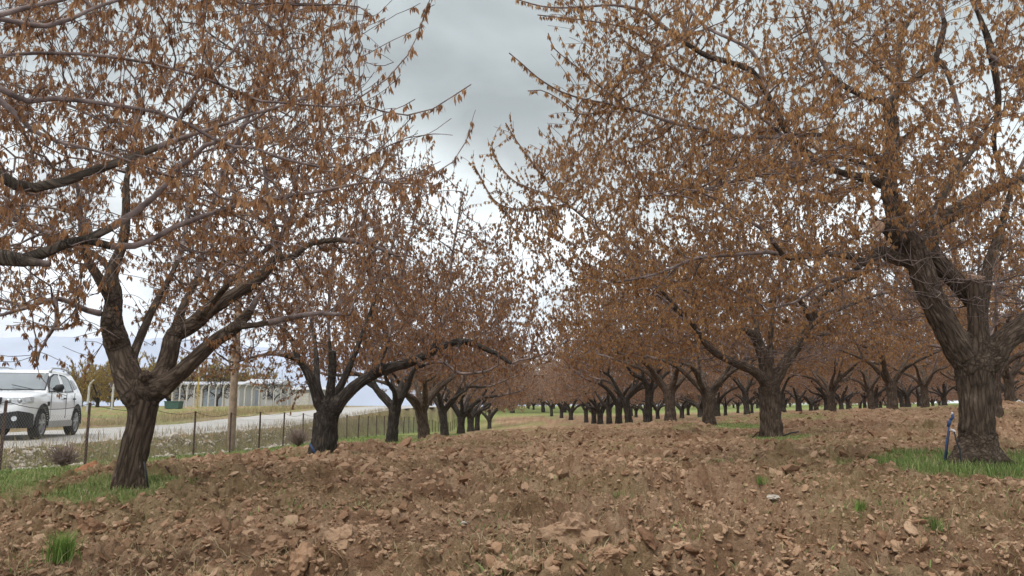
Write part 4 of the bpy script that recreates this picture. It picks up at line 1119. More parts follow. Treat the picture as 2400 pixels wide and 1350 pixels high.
# ------------------------------------------------------------------ white off-road car on the gravel road
def car():
    M['cpaint'] = simple('white_car_paint', (0.78, 0.79, 0.80), .32, var=.02, spec=.5, coat=.6)
    M['cblack'] = simple('black_plastic', (0.022, 0.023, 0.025), .6, var=.2)
    M['glass'] = simple('car_glass', (0.10, 0.125, 0.135), .06, var=.25, vs=1.2, spec=.9)
    M['tyre'] = simple('tyre_rubber', (0.035, 0.033, 0.031), .9, var=.3)
    M['alloy'] = simple('alloy', (0.42, 0.43, 0.44), .35, metal=.7)
    M['dirt'] = simple('dusty_sill', (0.36, 0.35, 0.33), .9, var=.1)
    M['lamp'] = simple('lamp_lens', (0.50, 0.52, 0.54), .12, var=.3, vs=18, spec=.8)
    a = R(15.5); fw = at(85, 1025, 17.35); ox, oy = .80, .84
    O = (fw[0] - (ox * math.cos(a) - oy * math.sin(a)), fw[1] - (ox * math.sin(a) + oy * math.cos(a)))
    zr = float(np.interp(fw[1], RY, RZ)) + .006
    root = empty('parked_car', (O[0], O[1], zr), 'white off-road car with black bumper cut off by the left edge, on the gravel road', 'car', rz=a)
    W, Ln = .90, 4.34
    # lower body: stations (y, z_bottom, z_belt, half width, top inset)
    st = [(.00, .36, .66, .56), (.05, .30, .86, .70), (.16, .26, .965, .80), (.34, .25, 1.00, .865), (.62, .25, 1.035, .893), (.95, .25, 1.065, .900), (1.30, .25, 1.09, .900), (1.9, .25, 1.06, .895),
          (2.6, .25, 1.075, .895), (3.1, .25, 1.10, .900), (3.5, .25, 1.12, .905), (3.9, .27, 1.13, .895), (4.15, .31, 1.12, .86), (4.27, .36, 1.05, .80), (4.34, .42, .80, .68)]
    rings = []
    for (y, zb, zt, hw) in st:
        h = zt - zb
        half = [(hw * .80, zb), (hw * .965, zb + .04), (hw * .992, zb + h * .20), (hw * 1.0, zb + h * .42), (hw * .995, zb + h * .62), (hw * .985, zb + h * .78), (hw * .955, zb + h * .92), (hw * .90, zb + h * .985), (hw * .80, zt + .005), (hw * .45, zt + .025), (0, zt + .03)]
        full = half + [(-x, z) for x, z in half[-2::-1]]
        rings.append([(x, y, z) for x, z in full])
    n = len(rings[0]); vs = [v for r_ in rings for v in r_]; fs = []
    for i in range(len(rings) - 1):
        for k in range(n):
            k2 = (k + 1) % n; fs.append((i * n + k, i * n + k2, (i + 1) * n + k2, (i + 1) * n + k))
    fs += [tuple(range(n)), tuple((len(rings) - 1) * n + k for k in range(n))[::-1]]
    mb = MB(); mb.add(vs, fs); body = mb.build('body', M['cpaint'], root, smooth=True)
    wy = (.84, .84 + 2.67); cut = MB()
    for y in wy: cut.tube([(-1.1, y, .37), (-.42, y, .37)], .385, n=40); cut.tube([(.42, y, .37), (1.1, y, .37)], .385, n=40)
    co = cut.build('cutter', M['cblack'])
    body.modifiers.new('s', 'SUBSURF').render_levels = 1; body.modifiers['s'].levels = 1
    bo = body.modifiers.new('b', 'BOOLEAN'); bo.object = co; bo.operation = 'DIFFERENCE'; bo.solver = 'EXACT'
    # world transform: cutter must share the body frame, so evaluate both at the origin
    sv = root.matrix_world.copy(); root.location = (0, 0, 0); root.rotation_euler = (0, 0, 0); bpy.context.view_layer.update()
    dg = bpy.context.evaluated_depsgraph_get(); nm = bpy.data.meshes.new_from_object(body.evaluated_get(dg)); body.modifiers.clear(); body.data = nm; nm.name = 'body'
    bpy.data.objects.remove(co); root.location = (O[0], O[1], zr); root.rotation_euler = (0, 0, a); bpy.context.view_layer.update()
    # cabin
    def ring(z, yf, yr, hw, r_=.16):
        pts = []
        for (cx, cy, sx, sy) in ((hw, yf, 1, 1), (hw, yr, 1, -1), (-hw, yr, -1, -1), (-hw, yf, -1, 1)):
            c1 = (cx - sx * r_ * .8, cy); c2 = (cx, cy + sy * r_)
            pts += [(c1[0], c1[1], z), (cx - sx * r_ * .22, cy + sy * r_ * .3, z), (c2[0], c2[1], z)] if (sx * sy > 0) else [(c2[0], c2[1], z), (cx - sx * r_ * .22, cy + sy * r_ * .3, z), (c1[0], c1[1], z)]
        return pts
    G = [(1.02, 1.08, 4.18, .835), (1.12, 1.20, 4.12, .815), (1.36, 1.60, 3.96, .735), (1.53, 1.90, 3.80, .665), (1.60, 2.08, 3.66, .61), (1.635, 2.35, 3.45, .50)]
    rs = [ring(*g_) for g_ in G]; n = len(rs[0]); vs = [v for r_ in rs for v in r_]; fs = []
    for i in range(len(rs) - 1):
        for k in range(n): fs.append((i * n + k, i * n + (k + 1) % n, (i + 1) * n + (k + 1) % n, (i + 1) * n + k))
    fs.append(tuple((len(rs) - 1) * n + k for k in range(n)))
    mb = MB(); mb.add(vs, fs); cab = mb.build('cabin', M['cpaint'], root, smooth=True)
    zs = [g_[0] for g_ in G]; fy = [g_[1] for g_ in G]; ry_ = [g_[2] for g_ in G]; hwz = [g_[3] for g_ in G]
    def sx(z, off=.012): return float(np.interp(z, zs, hwz)) + off
    def side_panel(name, poly, mat, sgn=1, off=.012, par=None):
        n = len(poly); vs = [(sgn * sx(z, off), y, z) for y, z in poly] + [(sgn * (sx(z, off) - .03), y, z) for y, z in poly]
        fs = [tuple(range(n)), tuple(range(2 * n - 1, n - 1, -1))] + [(i, (i + 1) % n, (i + 1) % n + n, i + n) for i in range(n)]
        mb = MB(); mb.add(vs, fs); return mb.build(name, mat, par or root)
    for s_ in (1, -1):
        fd = side_panel('window_trim', [(1.30, 1.075), (1.46, 1.26), (1.76, 1.44), (2.05, 1.525), (2.44, 1.54), (2.47, 1.08)], M['cblack'], s_, .006)
        side_panel('pane', [(1.38, 1.10), (1.53, 1.27), (1.81, 1.43), (2.08, 1.50), (2.36, 1.512), (2.38, 1.105)], M['glass'], s_, .011, fd)
        rd = side_panel('window_trim', [(2.55, 1.08), (2.54, 1.54), (2.98, 1.52), (3.22, 1.43), (3.36, 1.11)], M['cblack'], s_, .006)
        side_panel('pane', [(2.62, 1.105), (2.61, 1.51), (2.95, 1.49), (3.15, 1.41), (3.24, 1.13)], M['glass'], s_, .011, rd)
        side_panel('quarter_window', [(3.48, 1.17), (3.34, 1.42), (3.52, 1.42), (3.80, 1.22)], M['glass'], s_, .010)
        # roof rail
        mb = MB(); x0 = s_ * .60
        mb.tube([(x0 * 1.02, 2.02, 1.575), (x0, 2.16, 1.665), (x0 * .97, 2.8, 1.70), (x0, 3.5, 1.67), (x0 * 1.02, 3.64, 1.585)], [.035, .026, .022, .026, .035], n=8); mb.build('roof_rail', M['alloy'], root, smooth=True)
        # mirror
        mb = MB(); mb.tube([(s_ * .88, 1.50, 1.13), (s_ * .96, 1.48, 1.17), (s_ * 1.06, 1.46, 1.18), (s_ * 1.10, 1.46, 1.18)], [.05, .085, .09, .03], n=12); mb.build('wing_mirror', M['cblack'], root, smooth=True)
        # door handles, joints, sill, flared cladding
        for y in (2.36, 3.18):
            mb = MB(); mb.box((s_ * .905, y, .93), (.03, .17, .035)); mb.build('door_handle', M['cblack'], root, bevel=.008)
        for y, z0, z1 in ((1.33, .45, 1.06), (2.51, .45, 1.07), (3.20, .68, 1.08)):
            mb = MB(); mb.box((s_ * .894, y, (z0 + z1) / 2), (.012, .009, z1 - z0)); mb.build('door_joint', M['cblack'], root)
        mb = MB(); mb.box((s_ * .875, 2.17, .325), (.075, 1.86, .15)); mb.build('sill_cladding', M['dirt'], root, bevel=.015)
        mb = MB(); mb.box((s_ * .897, 1.16, .80), (.014, .14, .10)); mb.build('wing_vent', M['cblack'], root, bevel=.004)
        for y in wy:
            mb = MB(); m_ = 22; vs = []; fs = []
            for k in range(m_ + 1):
                th = math.pi * (k / m_) * 1.12 - .19
                for rr, xx in ((.385, .90), (.435, .906), (.435, .86), (.385, .86)):
                    vs.append((s_ * xx, y + math.cos(th) * rr, .37 + math.sin(th) * rr))
            for k in range(m_):
                for j in range(4): fs.append((k * 4 + j, k * 4 + (j + 1) % 4, (k + 1) * 4 + (j + 1) % 4, (k + 1) * 4 + j))
            mb.add(vs, fs); mb.build('wheel_arch', M['cblack'] if y > 2 else M['cblack'], root, smooth=False)
            wr = bpy.data.objects.new('wheel', None); COL.objects.link(wr); wr.parent = root; wr.location = (s_ * .79, y, .348)
            prof = [(-.105, .24), (-.11, .30), (-.085, .340), (0, .348), (.085, .340), (.11, .30), (.105, .24)]
            mb = MB(); nn = 36; vs = []; fs = []
            for k in range(nn):
                th = k * 2 * math.pi / nn
                for xx, rr in prof: vs.append((s_ * xx, math.cos(th) * rr, math.sin(th) * rr))
            pn = len(prof)
            for k in range(nn):
                for j in range(pn): fs.append((k * pn + j, k * pn + (j + 1) % pn, ((k + 1) % nn) * pn + (j + 1) % pn, ((k + 1) % nn) * pn + j))
            mb.add(vs, fs); mb.build('tyre', M['tyre'], wr, smooth=True)
            mb = MB(); mb.tube([(s_ * .02, 0, 0), (s_ * .04, 0, 0)], .235, n=30); mb.build('wheel_well', M['cblack'], wr)
            mb = MB()
            for k in range(5):
                th = k * 2 * math.pi / 5 + .3; c_, s2 = math.cos(th), math.sin(th)
                for dth in (-.22, .22):
                    p0 = Vector((s_ * .085, c_ * .05, s2 * .05)); p1 = Vector((s_ * .075, math.cos(th + dth) * .225, math.sin(th + dth) * .225))
                    mb.tube([p0, p1], [.024, .018], n=6)
            vs = []; fs = []
            for k in range(30):
                th = k * 2 * math.pi / 30
                for xx, rr in ((.10, .238), (.09, .218), (.03, .215), (.03, .24)): vs.append((s_ * xx, math.cos(th) * rr, math.sin(th) * rr))
            for k in range(30):
                for j in range(4): fs.append((k * 4 + j, k * 4 + (j + 1) % 4, ((k + 1) % 30) * 4 + (j + 1) % 4, ((k + 1) % 30) * 4 + j))
            mb.add(vs, fs); mb.tube([(s_ * .07, 0, 0), (s_ * .10, 0, 0)], [.062, .05], n=14); mb.build('rim', M['alloy'], wr)
        # headlamp wrapping the corner
        hl = [(.30, .052), (.52, .070), (.70, .115), (.80, .20), (.845, .32)]
        vs = []; 
        for x, y in hl: vs.append((s_ * x, y - .03, .93 if x < .8 else .945))
        for x, y in hl: vs.append((s_ * x * 1.01, y - .045, .785 if x < .6 else .80 if x < .8 else .84))
        vs += [(v[0] * .95, v[1] + .14, v[2]) for v in vs]; m_ = len(hl)
        fs = [(i, i + 1, m_ + i + 1, m_ + i) for i in range(m_ - 1)] + [(2 * m_ + i, 3 * m_ + i, 3 * m_ + i + 1, 2 * m_ + i + 1) for i in range(m_ - 1)]
        fs += [(i, 2 * m_ + i, 2 * m_ + i + 1, i + 1) for i in range(m_ - 1)] + [(m_ + i, m_ + i + 1, 3 * m_ + i + 1, 3 * m_ + i) for i in range(m_ - 1)]
        fs += [(0, m_, 3 * m_, 2 * m_), (m_ - 1, 3 * m_ - 1, 4 * m_ - 1, 2 * m_ - 1)]
        mb = MB(); mb.add(vs, fs); h_ = mb.build('headlight', M['lamp'], root)
        for (x, y) in ((.44, .015), (.64, .06)):
            mb = MB(); mb.tube([(s_ * x, y + .03, .86), (s_ * x, y - .012, .86)], [.05, .045], n=16); mb.build('reflector', M['alloy'], h_, smooth=True)
        mb = MB(); mb.tube([(s_ * .60, -.02, .475), (s_ * .60, -.055, .475)], .055, n=14); mb.build('fog_lamp', M['lamp'], root)
    # grille with chrome bars
    mb = MB(); mb.box((0, .01, .86), (.62, .10, .155)); mb.build('grille', M['cblack'], root, bevel=.01)
    mb = MB()
    for x in (-.24, -.14, .14, .24):
        for z in (.825, .86, .895): mb.box((x, -.045, z), (.075, .012, .014))
    mb.build('grille_bar', M['alloy'], root)
    mb = MB(); mb.tube([(0, -.03, .865), (0, -.06, .865)], .05, n=4); mb.build('badge', M['alloy'], root)
    # lower bumper, number plate
    bp = [(-.86, .36, .30), (-.84, .14, .30), (-.66, -.02, .30), (-.3, -.06, .30), (.3, -.06, .30), (.66, -.02, .30), (.84, .14, .30), (.86, .36, .30)]
    zt_ = [.56, .60, .64, .58, .58, .64, .60, .56]; vs = [(x, y - .015, .27) for x, y, z in bp] + [(x, y - .02, t) for (x, y, z), t in zip(bp, zt_)] + [(x * .9, y + .14, .27) for x, y, z in bp] + [(x * .9, y + .14, t) for (x, y, z), t in zip(bp, zt_)]
    fs = []
    for i in range(7): fs += [(i, i + 1, 8 + i + 1, 8 + i), (16 + i, 24 + i, 24 + i + 1, 16 + i + 1), (8 + i, 8 + i + 1, 24 + i + 1, 24 + i), (i, 16 + i, 16 + i + 1, i + 1)]
    fs += [(0, 8, 24, 16), (7, 23, 31, 15)]
    mb = MB(); mb.add(vs, fs); mb.build('bumper', M['cblack'], root)
    mb = MB(); mb.box((0, -.085, .56), (.52, .02, .11)); mb.build('number_plate', M['white'], root, bevel=.004)
    # windscreen
    def fyz(z): return float(np.interp(z, zs, fy))
    def screen(name, z0, z1, k0, k1, off, mat, par=None):
        us = [-1, -.95, -.89, -.80, -.4, 0, .4, .80, .89, .95, 1]; n = len(us); vs = []; zz_ = [z0, 1.24, 1.36, 1.45, z1]; m_ = len(zz_)
        for z in zz_:
            kw = k0 + (k1 - k0) * (z - z0) / (z1 - z0); h0 = sx(z, 0); hw = h0 - kw
            for u in us:
                x = abs(u) * hw; e_ = h0 - .128
                yo = 0 if x < e_ else (x - e_) / .093 * .048 if x < h0 - .035 else .048 + (x - h0 + .035) / .035 * .112
                vs.append((u * hw, fyz(z) - off + yo, z))
        N_ = n * m_; vs += [(x * .99, y + .04, z - .01) for x, y, z in vs]; fs = []
        for j in range(m_ - 1):
            for i in range(n - 1):
                q = (j * n + i, j * n + i + 1, (j + 1) * n + i + 1, (j + 1) * n + i); fs += [q, tuple(N_ + k for k in q[::-1])]
        for i in range(n - 1): fs += [(i, N_ + i, N_ + i + 1, i + 1), ((m_ - 1) * n + i, (m_ - 1) * n + i + 1, N_ + (m_ - 1) * n + i + 1, N_ + (m_ - 1) * n + i)]
        for j in range(m_ - 1): fs += [(j * n, (j + 1) * n, N_ + (j + 1) * n, N_ + j * n), (j * n + n - 1, N_ + j * n + n - 1, N_ + (j + 1) * n + n - 1, (j + 1) * n + n - 1)]
        mb = MB(); mb.add(vs, fs); return mb.build(name, mat, par or root, smooth=False)
    sc_ = screen('windscreen_frame', 1.115, 1.545, .035, .03, .012, M['cblack'])
    screen('windscreen', 1.135, 1.53, .06, .05, .018, M['glass'], sc_)
    mb = MB()
    mb.tube([(.55, 1.17, 1.13), (.05, 1.30, 1.24)], .009, n=5); mb.tube([(-.1, 1.17, 1.13), (-.55, 1.32, 1.24)], .009, n=5); mb.build('wiper', M['cblack'], root)
    # inside: seats seen dimly through the panes are left to the dark glass
car()

# ------------------------------------------------------------------ far compound: buildings, bent concrete posts, willows, bin, marker
M['plaster'] = simple('white_plaster', (0.42, 0.42, 0.41), .9, var=.06, vs=1.0)
M['tin'] = simple('tin_roof', (0.46, 0.47, 0.49), .5, var=.15, vs=2, metal=.2)
M['cream'] = simple('cream_panel', (0.42, 0.36, 0.27), .8)
M['greyd'] = simple('grey_door', (0.22, 0.25, 0.28), .7)
M['conc'] = simple('pale_concrete', (0.50, 0.49, 0.45), .9, var=.2, vs=5)
M['green'] = simple('green_metal', (0.05, 0.10, 0.08), .6)
M['yellow'] = simple('yellow_paint', (0.38, 0.27, 0.07), .6)
M['red'] = simple('red_paint', (0.50, 0.03, 0.03), .5)
def building(px0, px1, Y, h, dep, label, doors, roofc, rh=.5, eav=.4):
    a = at(px0, 955, Y); b_ = at(px1, 955, Y); w_ = b_[0] - a[0]; cx = (a[0] + b_[0]) / 2
    z = float(gz1(cx, Y)) - .15
    r = empty('farm_building', (cx, Y + dep / 2, z), label, 'building')
    mb = MB(); mb.box((0, 0, h / 2), (w_, dep, h)); mb.build('wall', M['plaster'], r)
    mb = MB(); e_ = eav
    mb.prism([(-w_ / 2 - e_, h + .003), (w_ / 2 + e_, h + .003), (w_ / 2 + e_, h + .09), (-w_ / 2 - e_, h + .09)], -dep / 2 - e_, dep / 2 + e_)
    vs = [(-w_ / 2 - e_, -dep / 2 - e_, h + .094), (w_ / 2 + e_, -dep / 2 - e_, h + .094), (w_ / 2 + e_, 0, h + rh), (-w_ / 2 - e_, 0, h + rh), (-w_ / 2 - e_, dep / 2 + e_, h + .094), (w_ / 2 + e_, dep / 2 + e_, h + .094)]
    mb.add(vs, [(0, 1, 2, 3), (3, 2, 5, 4), (0, 3, 4), (1, 5, 2), (0, 4, 5, 1)]); mb.build('roof', roofc, r)
    for (u, ww, z0, z1, nm, mt) in doors:
        x = -w_ / 2 + u * w_
        mb = MB(); mb.box((x, -dep / 2 - .03, (z0 + z1) / 2), (ww + .16, .05, z1 - z0 + .16)); fr = mb.build(nm, M['cream'], r)
        mb = MB(); mb.box((x, -dep / 2 - .065, (z0 + z1) / 2), (ww, .03, z1 - z0)); mb.build('panel' if nm == 'door' else 'pane', mt, fr)
building(400, 560, 92, 2.7, 5.5, 'low white plastered farm building with grey doors behind the bent concrete posts', [(.12, 1.0, 1.0, 1.9, 'window', M['greyd']), (.40, 1.2, .1, 2.1, 'door', M['cream']), (.62, 2.6, .1, 2.3, 'door', M['greyd'])], M['tin'])
building(572, 650, 100, 3.0, 6, 'grey roofed white shed to the right of the low farm building', [(.3, 1.4, .1, 2.2, 'door', M['greyd']), (.75, .9, 1.1, 1.9, 'window', M['greyd'])], M['tin'], rh=.8)
building(668, 790, 118, 2.6, 6, 'long pale shed beyond the road, partly hidden by the second left tree', [(.3, 2.4, .1, 2.2, 'door', M['conc']), (.7, 1.2, 1.0, 1.8, 'window', M['greyd'])], M['tin'], rh=.6)
def bent_posts():
    first = None
    line = [(150, 46), (205, 50), (262, 54), (318, 58), (366, 62)] + [(x_, 64 + (x_ - 400) * .085) for x_ in range(402, 700, 17)]
    for i, (px, Y) in enumerate(line):
        p = at(px, 955, Y); z = gz1(p[0], Y)
        if first is None:
            mb = MB(); mb.tube([(0, 0, -.3), (0, 0, 1.0), (0, 0, 1.75), (.12, -.04, 2.0), (.36, -.1, 2.22)], [.075, .07, .065, .06, .05], n=6)
            o = mb.build('concrete_post', M['conc']); first = o
        else:
            o = first.copy(); COL.objects.link(o)
        o.location = (p[0], Y, z); o.rotation_euler = (0, 0, rngT.normal(0, .12)); s_ = rngT.uniform(.9, 1.04); o.scale = (1, 1, s_)
        lab = 'pale concrete post with bent top in the close row before the white farm buildings' if i > 4 else \
            ['pale bent concrete post nearest the white car', 'second bent concrete post to the right of the white car', 'pale bent concrete post just left of the leaning trunk', 'bent concrete post half behind the leaning left trunk', 'bent concrete post just right of the leaning trunk'][i]
        tag(o, lab, 'post', 'bent concrete posts beyond the road')
bent_posts()
def bits_far():
    p = at(462, 955, 61); z = gz1(p[0], 61)
    r = empty('marker_post', (p[0], 61, z), 'tall thin yellow marker post in front of the white farm building', 'post')
    mb = MB(); mb.tube([(0, 0, -.2), (0, 0, 3.1)], .055, n=10); mb.build('shaft', M['yellow'], r)
    mb = MB(); mb.box((0, -.07, 1.55), (.16, .04, .5)); mb.build('plate', M['yellow'], r)
    p = at(406, 970, 57); z = gz1(p[0], 57)
    r = empty('green_skip', (p[0], 57, z - .1), 'low dark green metal container left of the yellow marker post', 'container')
    mb = MB(); mb.prism([(-.5, .12), (.5, .12), (.55, .62), (-.55, .62)], -.4, .4); mb.build('body', M['green'], r)
    mb = MB(); mb.box((0, 0, .65), (1.16, .86, .06)); mb.build('rim', M['green'], r)
    for s_ in (-.35, .35):
        mb = MB(); mb.box((s_, 0, .06), (.1, .7, .12)); mb.build('foot', M['rust'], r)
    p = at(787, 955, 58); z = gz1(p[0], 58)
    r = empty('road_sign', (p[0], 58, z), 'small red sign beside the pale road, right behind the second left trunk', 'sign')
    mb = MB(); mb.tube([(0, 0, -.2), (0, 0, 1.3)], .03, n=8); mb.build('shaft', M['conc'], r)
    mb = MB(); mb.box((0, -.045, 1.05), (.42, .03, .55)); mb.build('plate', M['red'], r, bevel=.005)
bits_far()
# willows and bare trees beyond the road
LKW = dict(per=(3, 5), ln=(.14, .24), wd=.3, rthin=.02, big=1.1)
wil = [vase(60 + k, .5, .16, 2.4, 3.6, 6, att=420, sh=650, dk=.45, step=.22, leafkw=LKW, mats=(M['bark_dark'], M['twig'], M['leaf_olive']), rtip=.010, low=.45, rt=.05, lift=1.4) for k in range(2)]
wb = vase(66, .8, .12, 1.9, 3.4, 5, att=260, sh=260, dk=.4, step=.2, leafkw=dict(LKW, prob=.08, ln=(.06, .1)), mats=(M['bark_dark'], M['bark_dark'], M['leaf_olive']), rtip=.014, low=.7, rt=.05, lift=1.2)
def put2(parts, px, Y, sc_, name, label, group):
    p = at(px, 955, Y); o = empty(name, (p[0], Y, gz1(p[0], Y)), label, 'tree', group, rngT.uniform(0, 6)); o.scale = (sc_,) * 3
    for nm, me in zip(('trunk', 'branches', 'foliage'), parts): link(nm, me, o)
for i, (px, Y, s_, lb) in enumerate(((228, 66, 1.0, 'olive gold bushy tree just right of the white car'), (262, 72, 1.05, 'olive gold bushy tree directly left of the leaning trunk'), (190, 74, .95, 'brownish gold bushy tree behind the tail of the white car'), (395, 108, 1.6, 'olive gold tree at the left end of the white farm building'),
        (455, 106, 1.7, 'olive gold tree rising over the middle of the white farm building'), (520, 108, 1.6, 'olive gold tree over the right end of the white farm building'), (600, 118, 1.5, 'olive tree behind the grey roofed shed'), (320, 90, 1.3, 'olive gold tree mostly hidden by the leaning trunk'))):
    put2(wil[i % 2], px, Y, s_, 'willow_tree', lb, 'olive gold trees beyond the road')
for i, (px, Y, s_, lb) in enumerate(((508, 80, .95, 'leafless dark tree before the white farm building, left of the utility pole'), (436, 84, .85, 'leafless small tree before the left end of the white farm building'), (640, 88, .9, 'leafless dark tree between the sheds and the road'))):
    put2(wb, px, Y, s_, 'bare_tree', lb, 'leafless trees by the farm buildings')

# ------------------------------------------------------------------ irrigation pipes, sticks, mound, shrubs
M['blue'] = simple('blue_pipe', (0.02, 0.055, 0.16), .45, spec=.5)
M['hose'] = simple('black_hose', (0.03, 0.03, 0.034), .6)
def pipes():
    p = at(2218, 1082, 10.75); z = gz1(p[0], p[1]); o_ = np.array((p[0], p[1], z))
    r = empty('irrigation_riser', o_, 'blue and black irrigation pipe with valve leaning beside the massive right trunk', 'pipe')
    q = lambda x, y: Vector(at(x, y, 10.7) - o_)
    mb = MB(); mb.tube([q(2214, 1086), q(2217, 1045), q(2222, 1012), q(2226, 990)], .011, n=8); mb.build('pipe', M['blue'], r, smooth=True)
    mb = MB(); mb.tube([q(2217, 1086), q(2221, 1045), q(2226, 1010)], .008, n=8); mb.build('hose', M['hose'], r, smooth=True)
    mb = MB(); mb.tube([q(2222, 1000), q(2225, 990), q(2228, 985)], [.02, .024, .017], n=10); mb.tube([q(2228, 985), q(2233, 978), q(2232, 970)], [.018, .022, .018], n=8); mb.build('valve', M['blue'], r, smooth=True)
    mb = MB(); mb.tube([q(2231, 972), q(2232, 966)], [.016, .013], n=8); mb.build('fitting', M['white'], r, smooth=True); mb = MB(); mb.tube([q(2228, 1006), q(2236, 1010), q(2238, 1016)], [.012, .02, .014], n=8); mb.build('fitting', M['white'], r, smooth=True)
    q2 = lambda x, y, Y=10.55: Vector(at(x, y, Y) - o_)
    mb = MB(); mb.tube([q2(2236, 1012), q2(2242, 1035), q2(2250, 1055), q2(2252, 1080), q2(2256, 1100)], .011, n=7); mb.build('outlet_hose', M['hose'], r, smooth=True)
    for (pts, Y, nm, lb, mt, rr) in (([(726, 1040), (735, 1056), (748, 1072)], 15.6, 'blue_pipe', 'short blue irrigation pipe slanting against the foot of the second left trunk', 'blue', .022),
                                     ([(338, 1082), (343, 1112), (348, 1152)], 7.75, 'black_hose', 'black hose hanging down the right side of the leaning left trunk', 'hose', .011),
                                     ([(252, 1160), (262, 1135), (268, 1118)], 7.7, 'old_root', 'thin dark dead root rising at the left foot of the leaning trunk', 'rust', .011),
                                     ([(387, 1092), (398, 1108), (409, 1128)], 8.6, 'dead_stick', 'thin dark stick poking out of the soil right of the leaning left trunk', 'rust', .010),
                                     ([(1758, 1032), (1775, 1014), (1785, 1010)], 19.6, 'dead_stick', 'thin dead branch lying at the left foot of the second right trunk', 'rust', .02),
                                     ([(1835, 1022), (1855, 1014), (1872, 1012)], 19.8, 'black_hose', 'short dark hose lying at the right foot of the second right trunk', 'hose', .02)):
        P = [at(x, y, Y) for x, y in pts]; b0 = P[-1] if nm != 'old_root' else P[0]
        o_b = np.array((b0[0], b0[1], gz1(b0[0], b0[1])))
        mb = MB(); mb.tube([Vector(p_ - o_b) for p_ in P], [rr, rr * .95, rr * .9], n=7); o = mb.build(nm, M[mt], None, loc=tuple(o_b), smooth=True); tag(o, lb, 'pipe' if 'pipe' in nm else 'hose' if 'hose' in nm else 'stick')
    # grey pipe stub lying in the soil
    p = at(2022, 1248, 5.9); z = gz1(p[0], p[1]) + .055
    mb = MB(); n_ = 18; vs = []; fs = []
    for i, (xx, ro, ri) in enumerate(((0, .022, .018), (.12, .021, .018))):
        for rr in (ro, ri):
            for k in range(n_): th = k * 6.2832 / n_; vs.append((xx, math.cos(th) * rr, math.sin(th) * rr))
    for k in range(n_):
        k2 = (k + 1) % n_; fs += [(k, k2, 2 * n_ + k2, 2 * n_ + k), (n_ + k, 3 * n_ + k, 3 * n_ + k2, n_ + k2), (k, n_ + k, n_ + k2, k2), (2 * n_ + k, 2 * n_ + k2, 3 * n_ + k2, 3 * n_ + k)]
    mb.add(vs, fs); o = mb.build('pipe_stub', simple('grey_pvc', (.33, .31, .28), .6), None, loc=(p[0], p[1], z), smooth=True); o.rotation_euler = (0, R(4), R(-14)); tag(o, 'short hollow grey pipe stub lying on the soil at lower right', 'pipe')
pipes()

def rock_verts(g, size, sub=2, flat=.6, rough=.40, cuts=4):
    bm = bmesh.new(); bmesh.ops.create_icosphere(bm, subdivisions=sub, radius=1.0)
    V = np.array([v.co[:] for v in bm.verts]); Fq = np.array([[v.index for v in f.verts] for f in bm.faces]); bm.free()
    for _ in range(cuts):
        n = g.normal(0, 1, 3); n /= np.linalg.norm(n); d = g.uniform(.45, .85); s_ = V @ n; V = V - np.outer(np.maximum(0, s_ - d), n)
    f = g.uniform(.8, 2.2); of = g.uniform(0, 50, 3)
    for i, v in enumerate(V): V[i] = v * (1 + rough * mnoise.noise(Vector(v * f + of)) + rough * .5 * mnoise.noise(Vector(v * f * 3 + of)))
    V *= np.array((g.uniform(.8, 1.3), g.uniform(.8, 1.2), flat * g.uniform(.7, 1.2))) * size
    return V, Fq
def clod_mat():
    m, b, _ = mat_new('soil_clod')
    g = N('ShaderNodeNewGeometry'); a = N('ShaderNodeAttribute', attribute_name='var').outputs['Fac']
    n = noise_tex(g.outputs['Position'], 16, 5, .65)
    c = ramp(math_n('ADD', math_n('MULTIPLY', a, .6), math_n('MULTIPLY', n, .45)), [(.18, (0.120, 0.062, 0.036)), (.42, (0.285, 0.172, 0.103)), (.75, (0.36, 0.24, 0.155)), (1.0, (0.43, 0.305, 0.205))])
    L(c, b.inputs['Base Color']); bump(noise_tex(g.outputs['Position'], 60, 4, .7), .7, .012, b); b.inputs['Roughness'].default_value = .97; b.inputs['Specular IOR Level'].default_value = .08
    return m
M['clod'] = clod_mat()
def top_z(x, y):
    """height of the lumpy ground, read back from the mesh"""
    dg = bpy.context.evaluated_depsgraph_get()
    out = np.empty(len(x))
    bvh = GB
    for i in range(len(x)):
        h = bvh.ray_cast(Vector((x[i], y[i], 8)), Vector((0, 0, -1)))
        out[i] = h[0].z if h[0] is not None else gz1(x[i], y[i])
    return out
from mathutils.bvhtree import BVHTree
def near_bvh():
    me = ground.data; n = len(me.vertices); co = np.empty(n * 3, np.float32); me.vertices.foreach_get('co', co); co = co.reshape(-1, 3)
    nf = len(me.polygons); li = np.empty(nf * 4, np.int32); me.loops.foreach_get('vertex_index', li); Fq = li.reshape(-1, 4)
    c = co[Fq[:, 0]]; k = (c[:, 1] > 2.5) & (c[:, 1] < 45) & (np.abs(c[:, 0]) < c[:, 1] * .8 + 2)
    Fq = Fq[k]
    # thin out for speed: every second row/column is accurate enough for resting small things
    u, inv = np.unique(Fq, return_inverse=True)
    return BVHTree.FromPolygons([tuple(v) for v in co[u].tolist()], inv.reshape(-1, 4).tolist())
GB = near_bvh()
print('bvh', time.time() - T0)
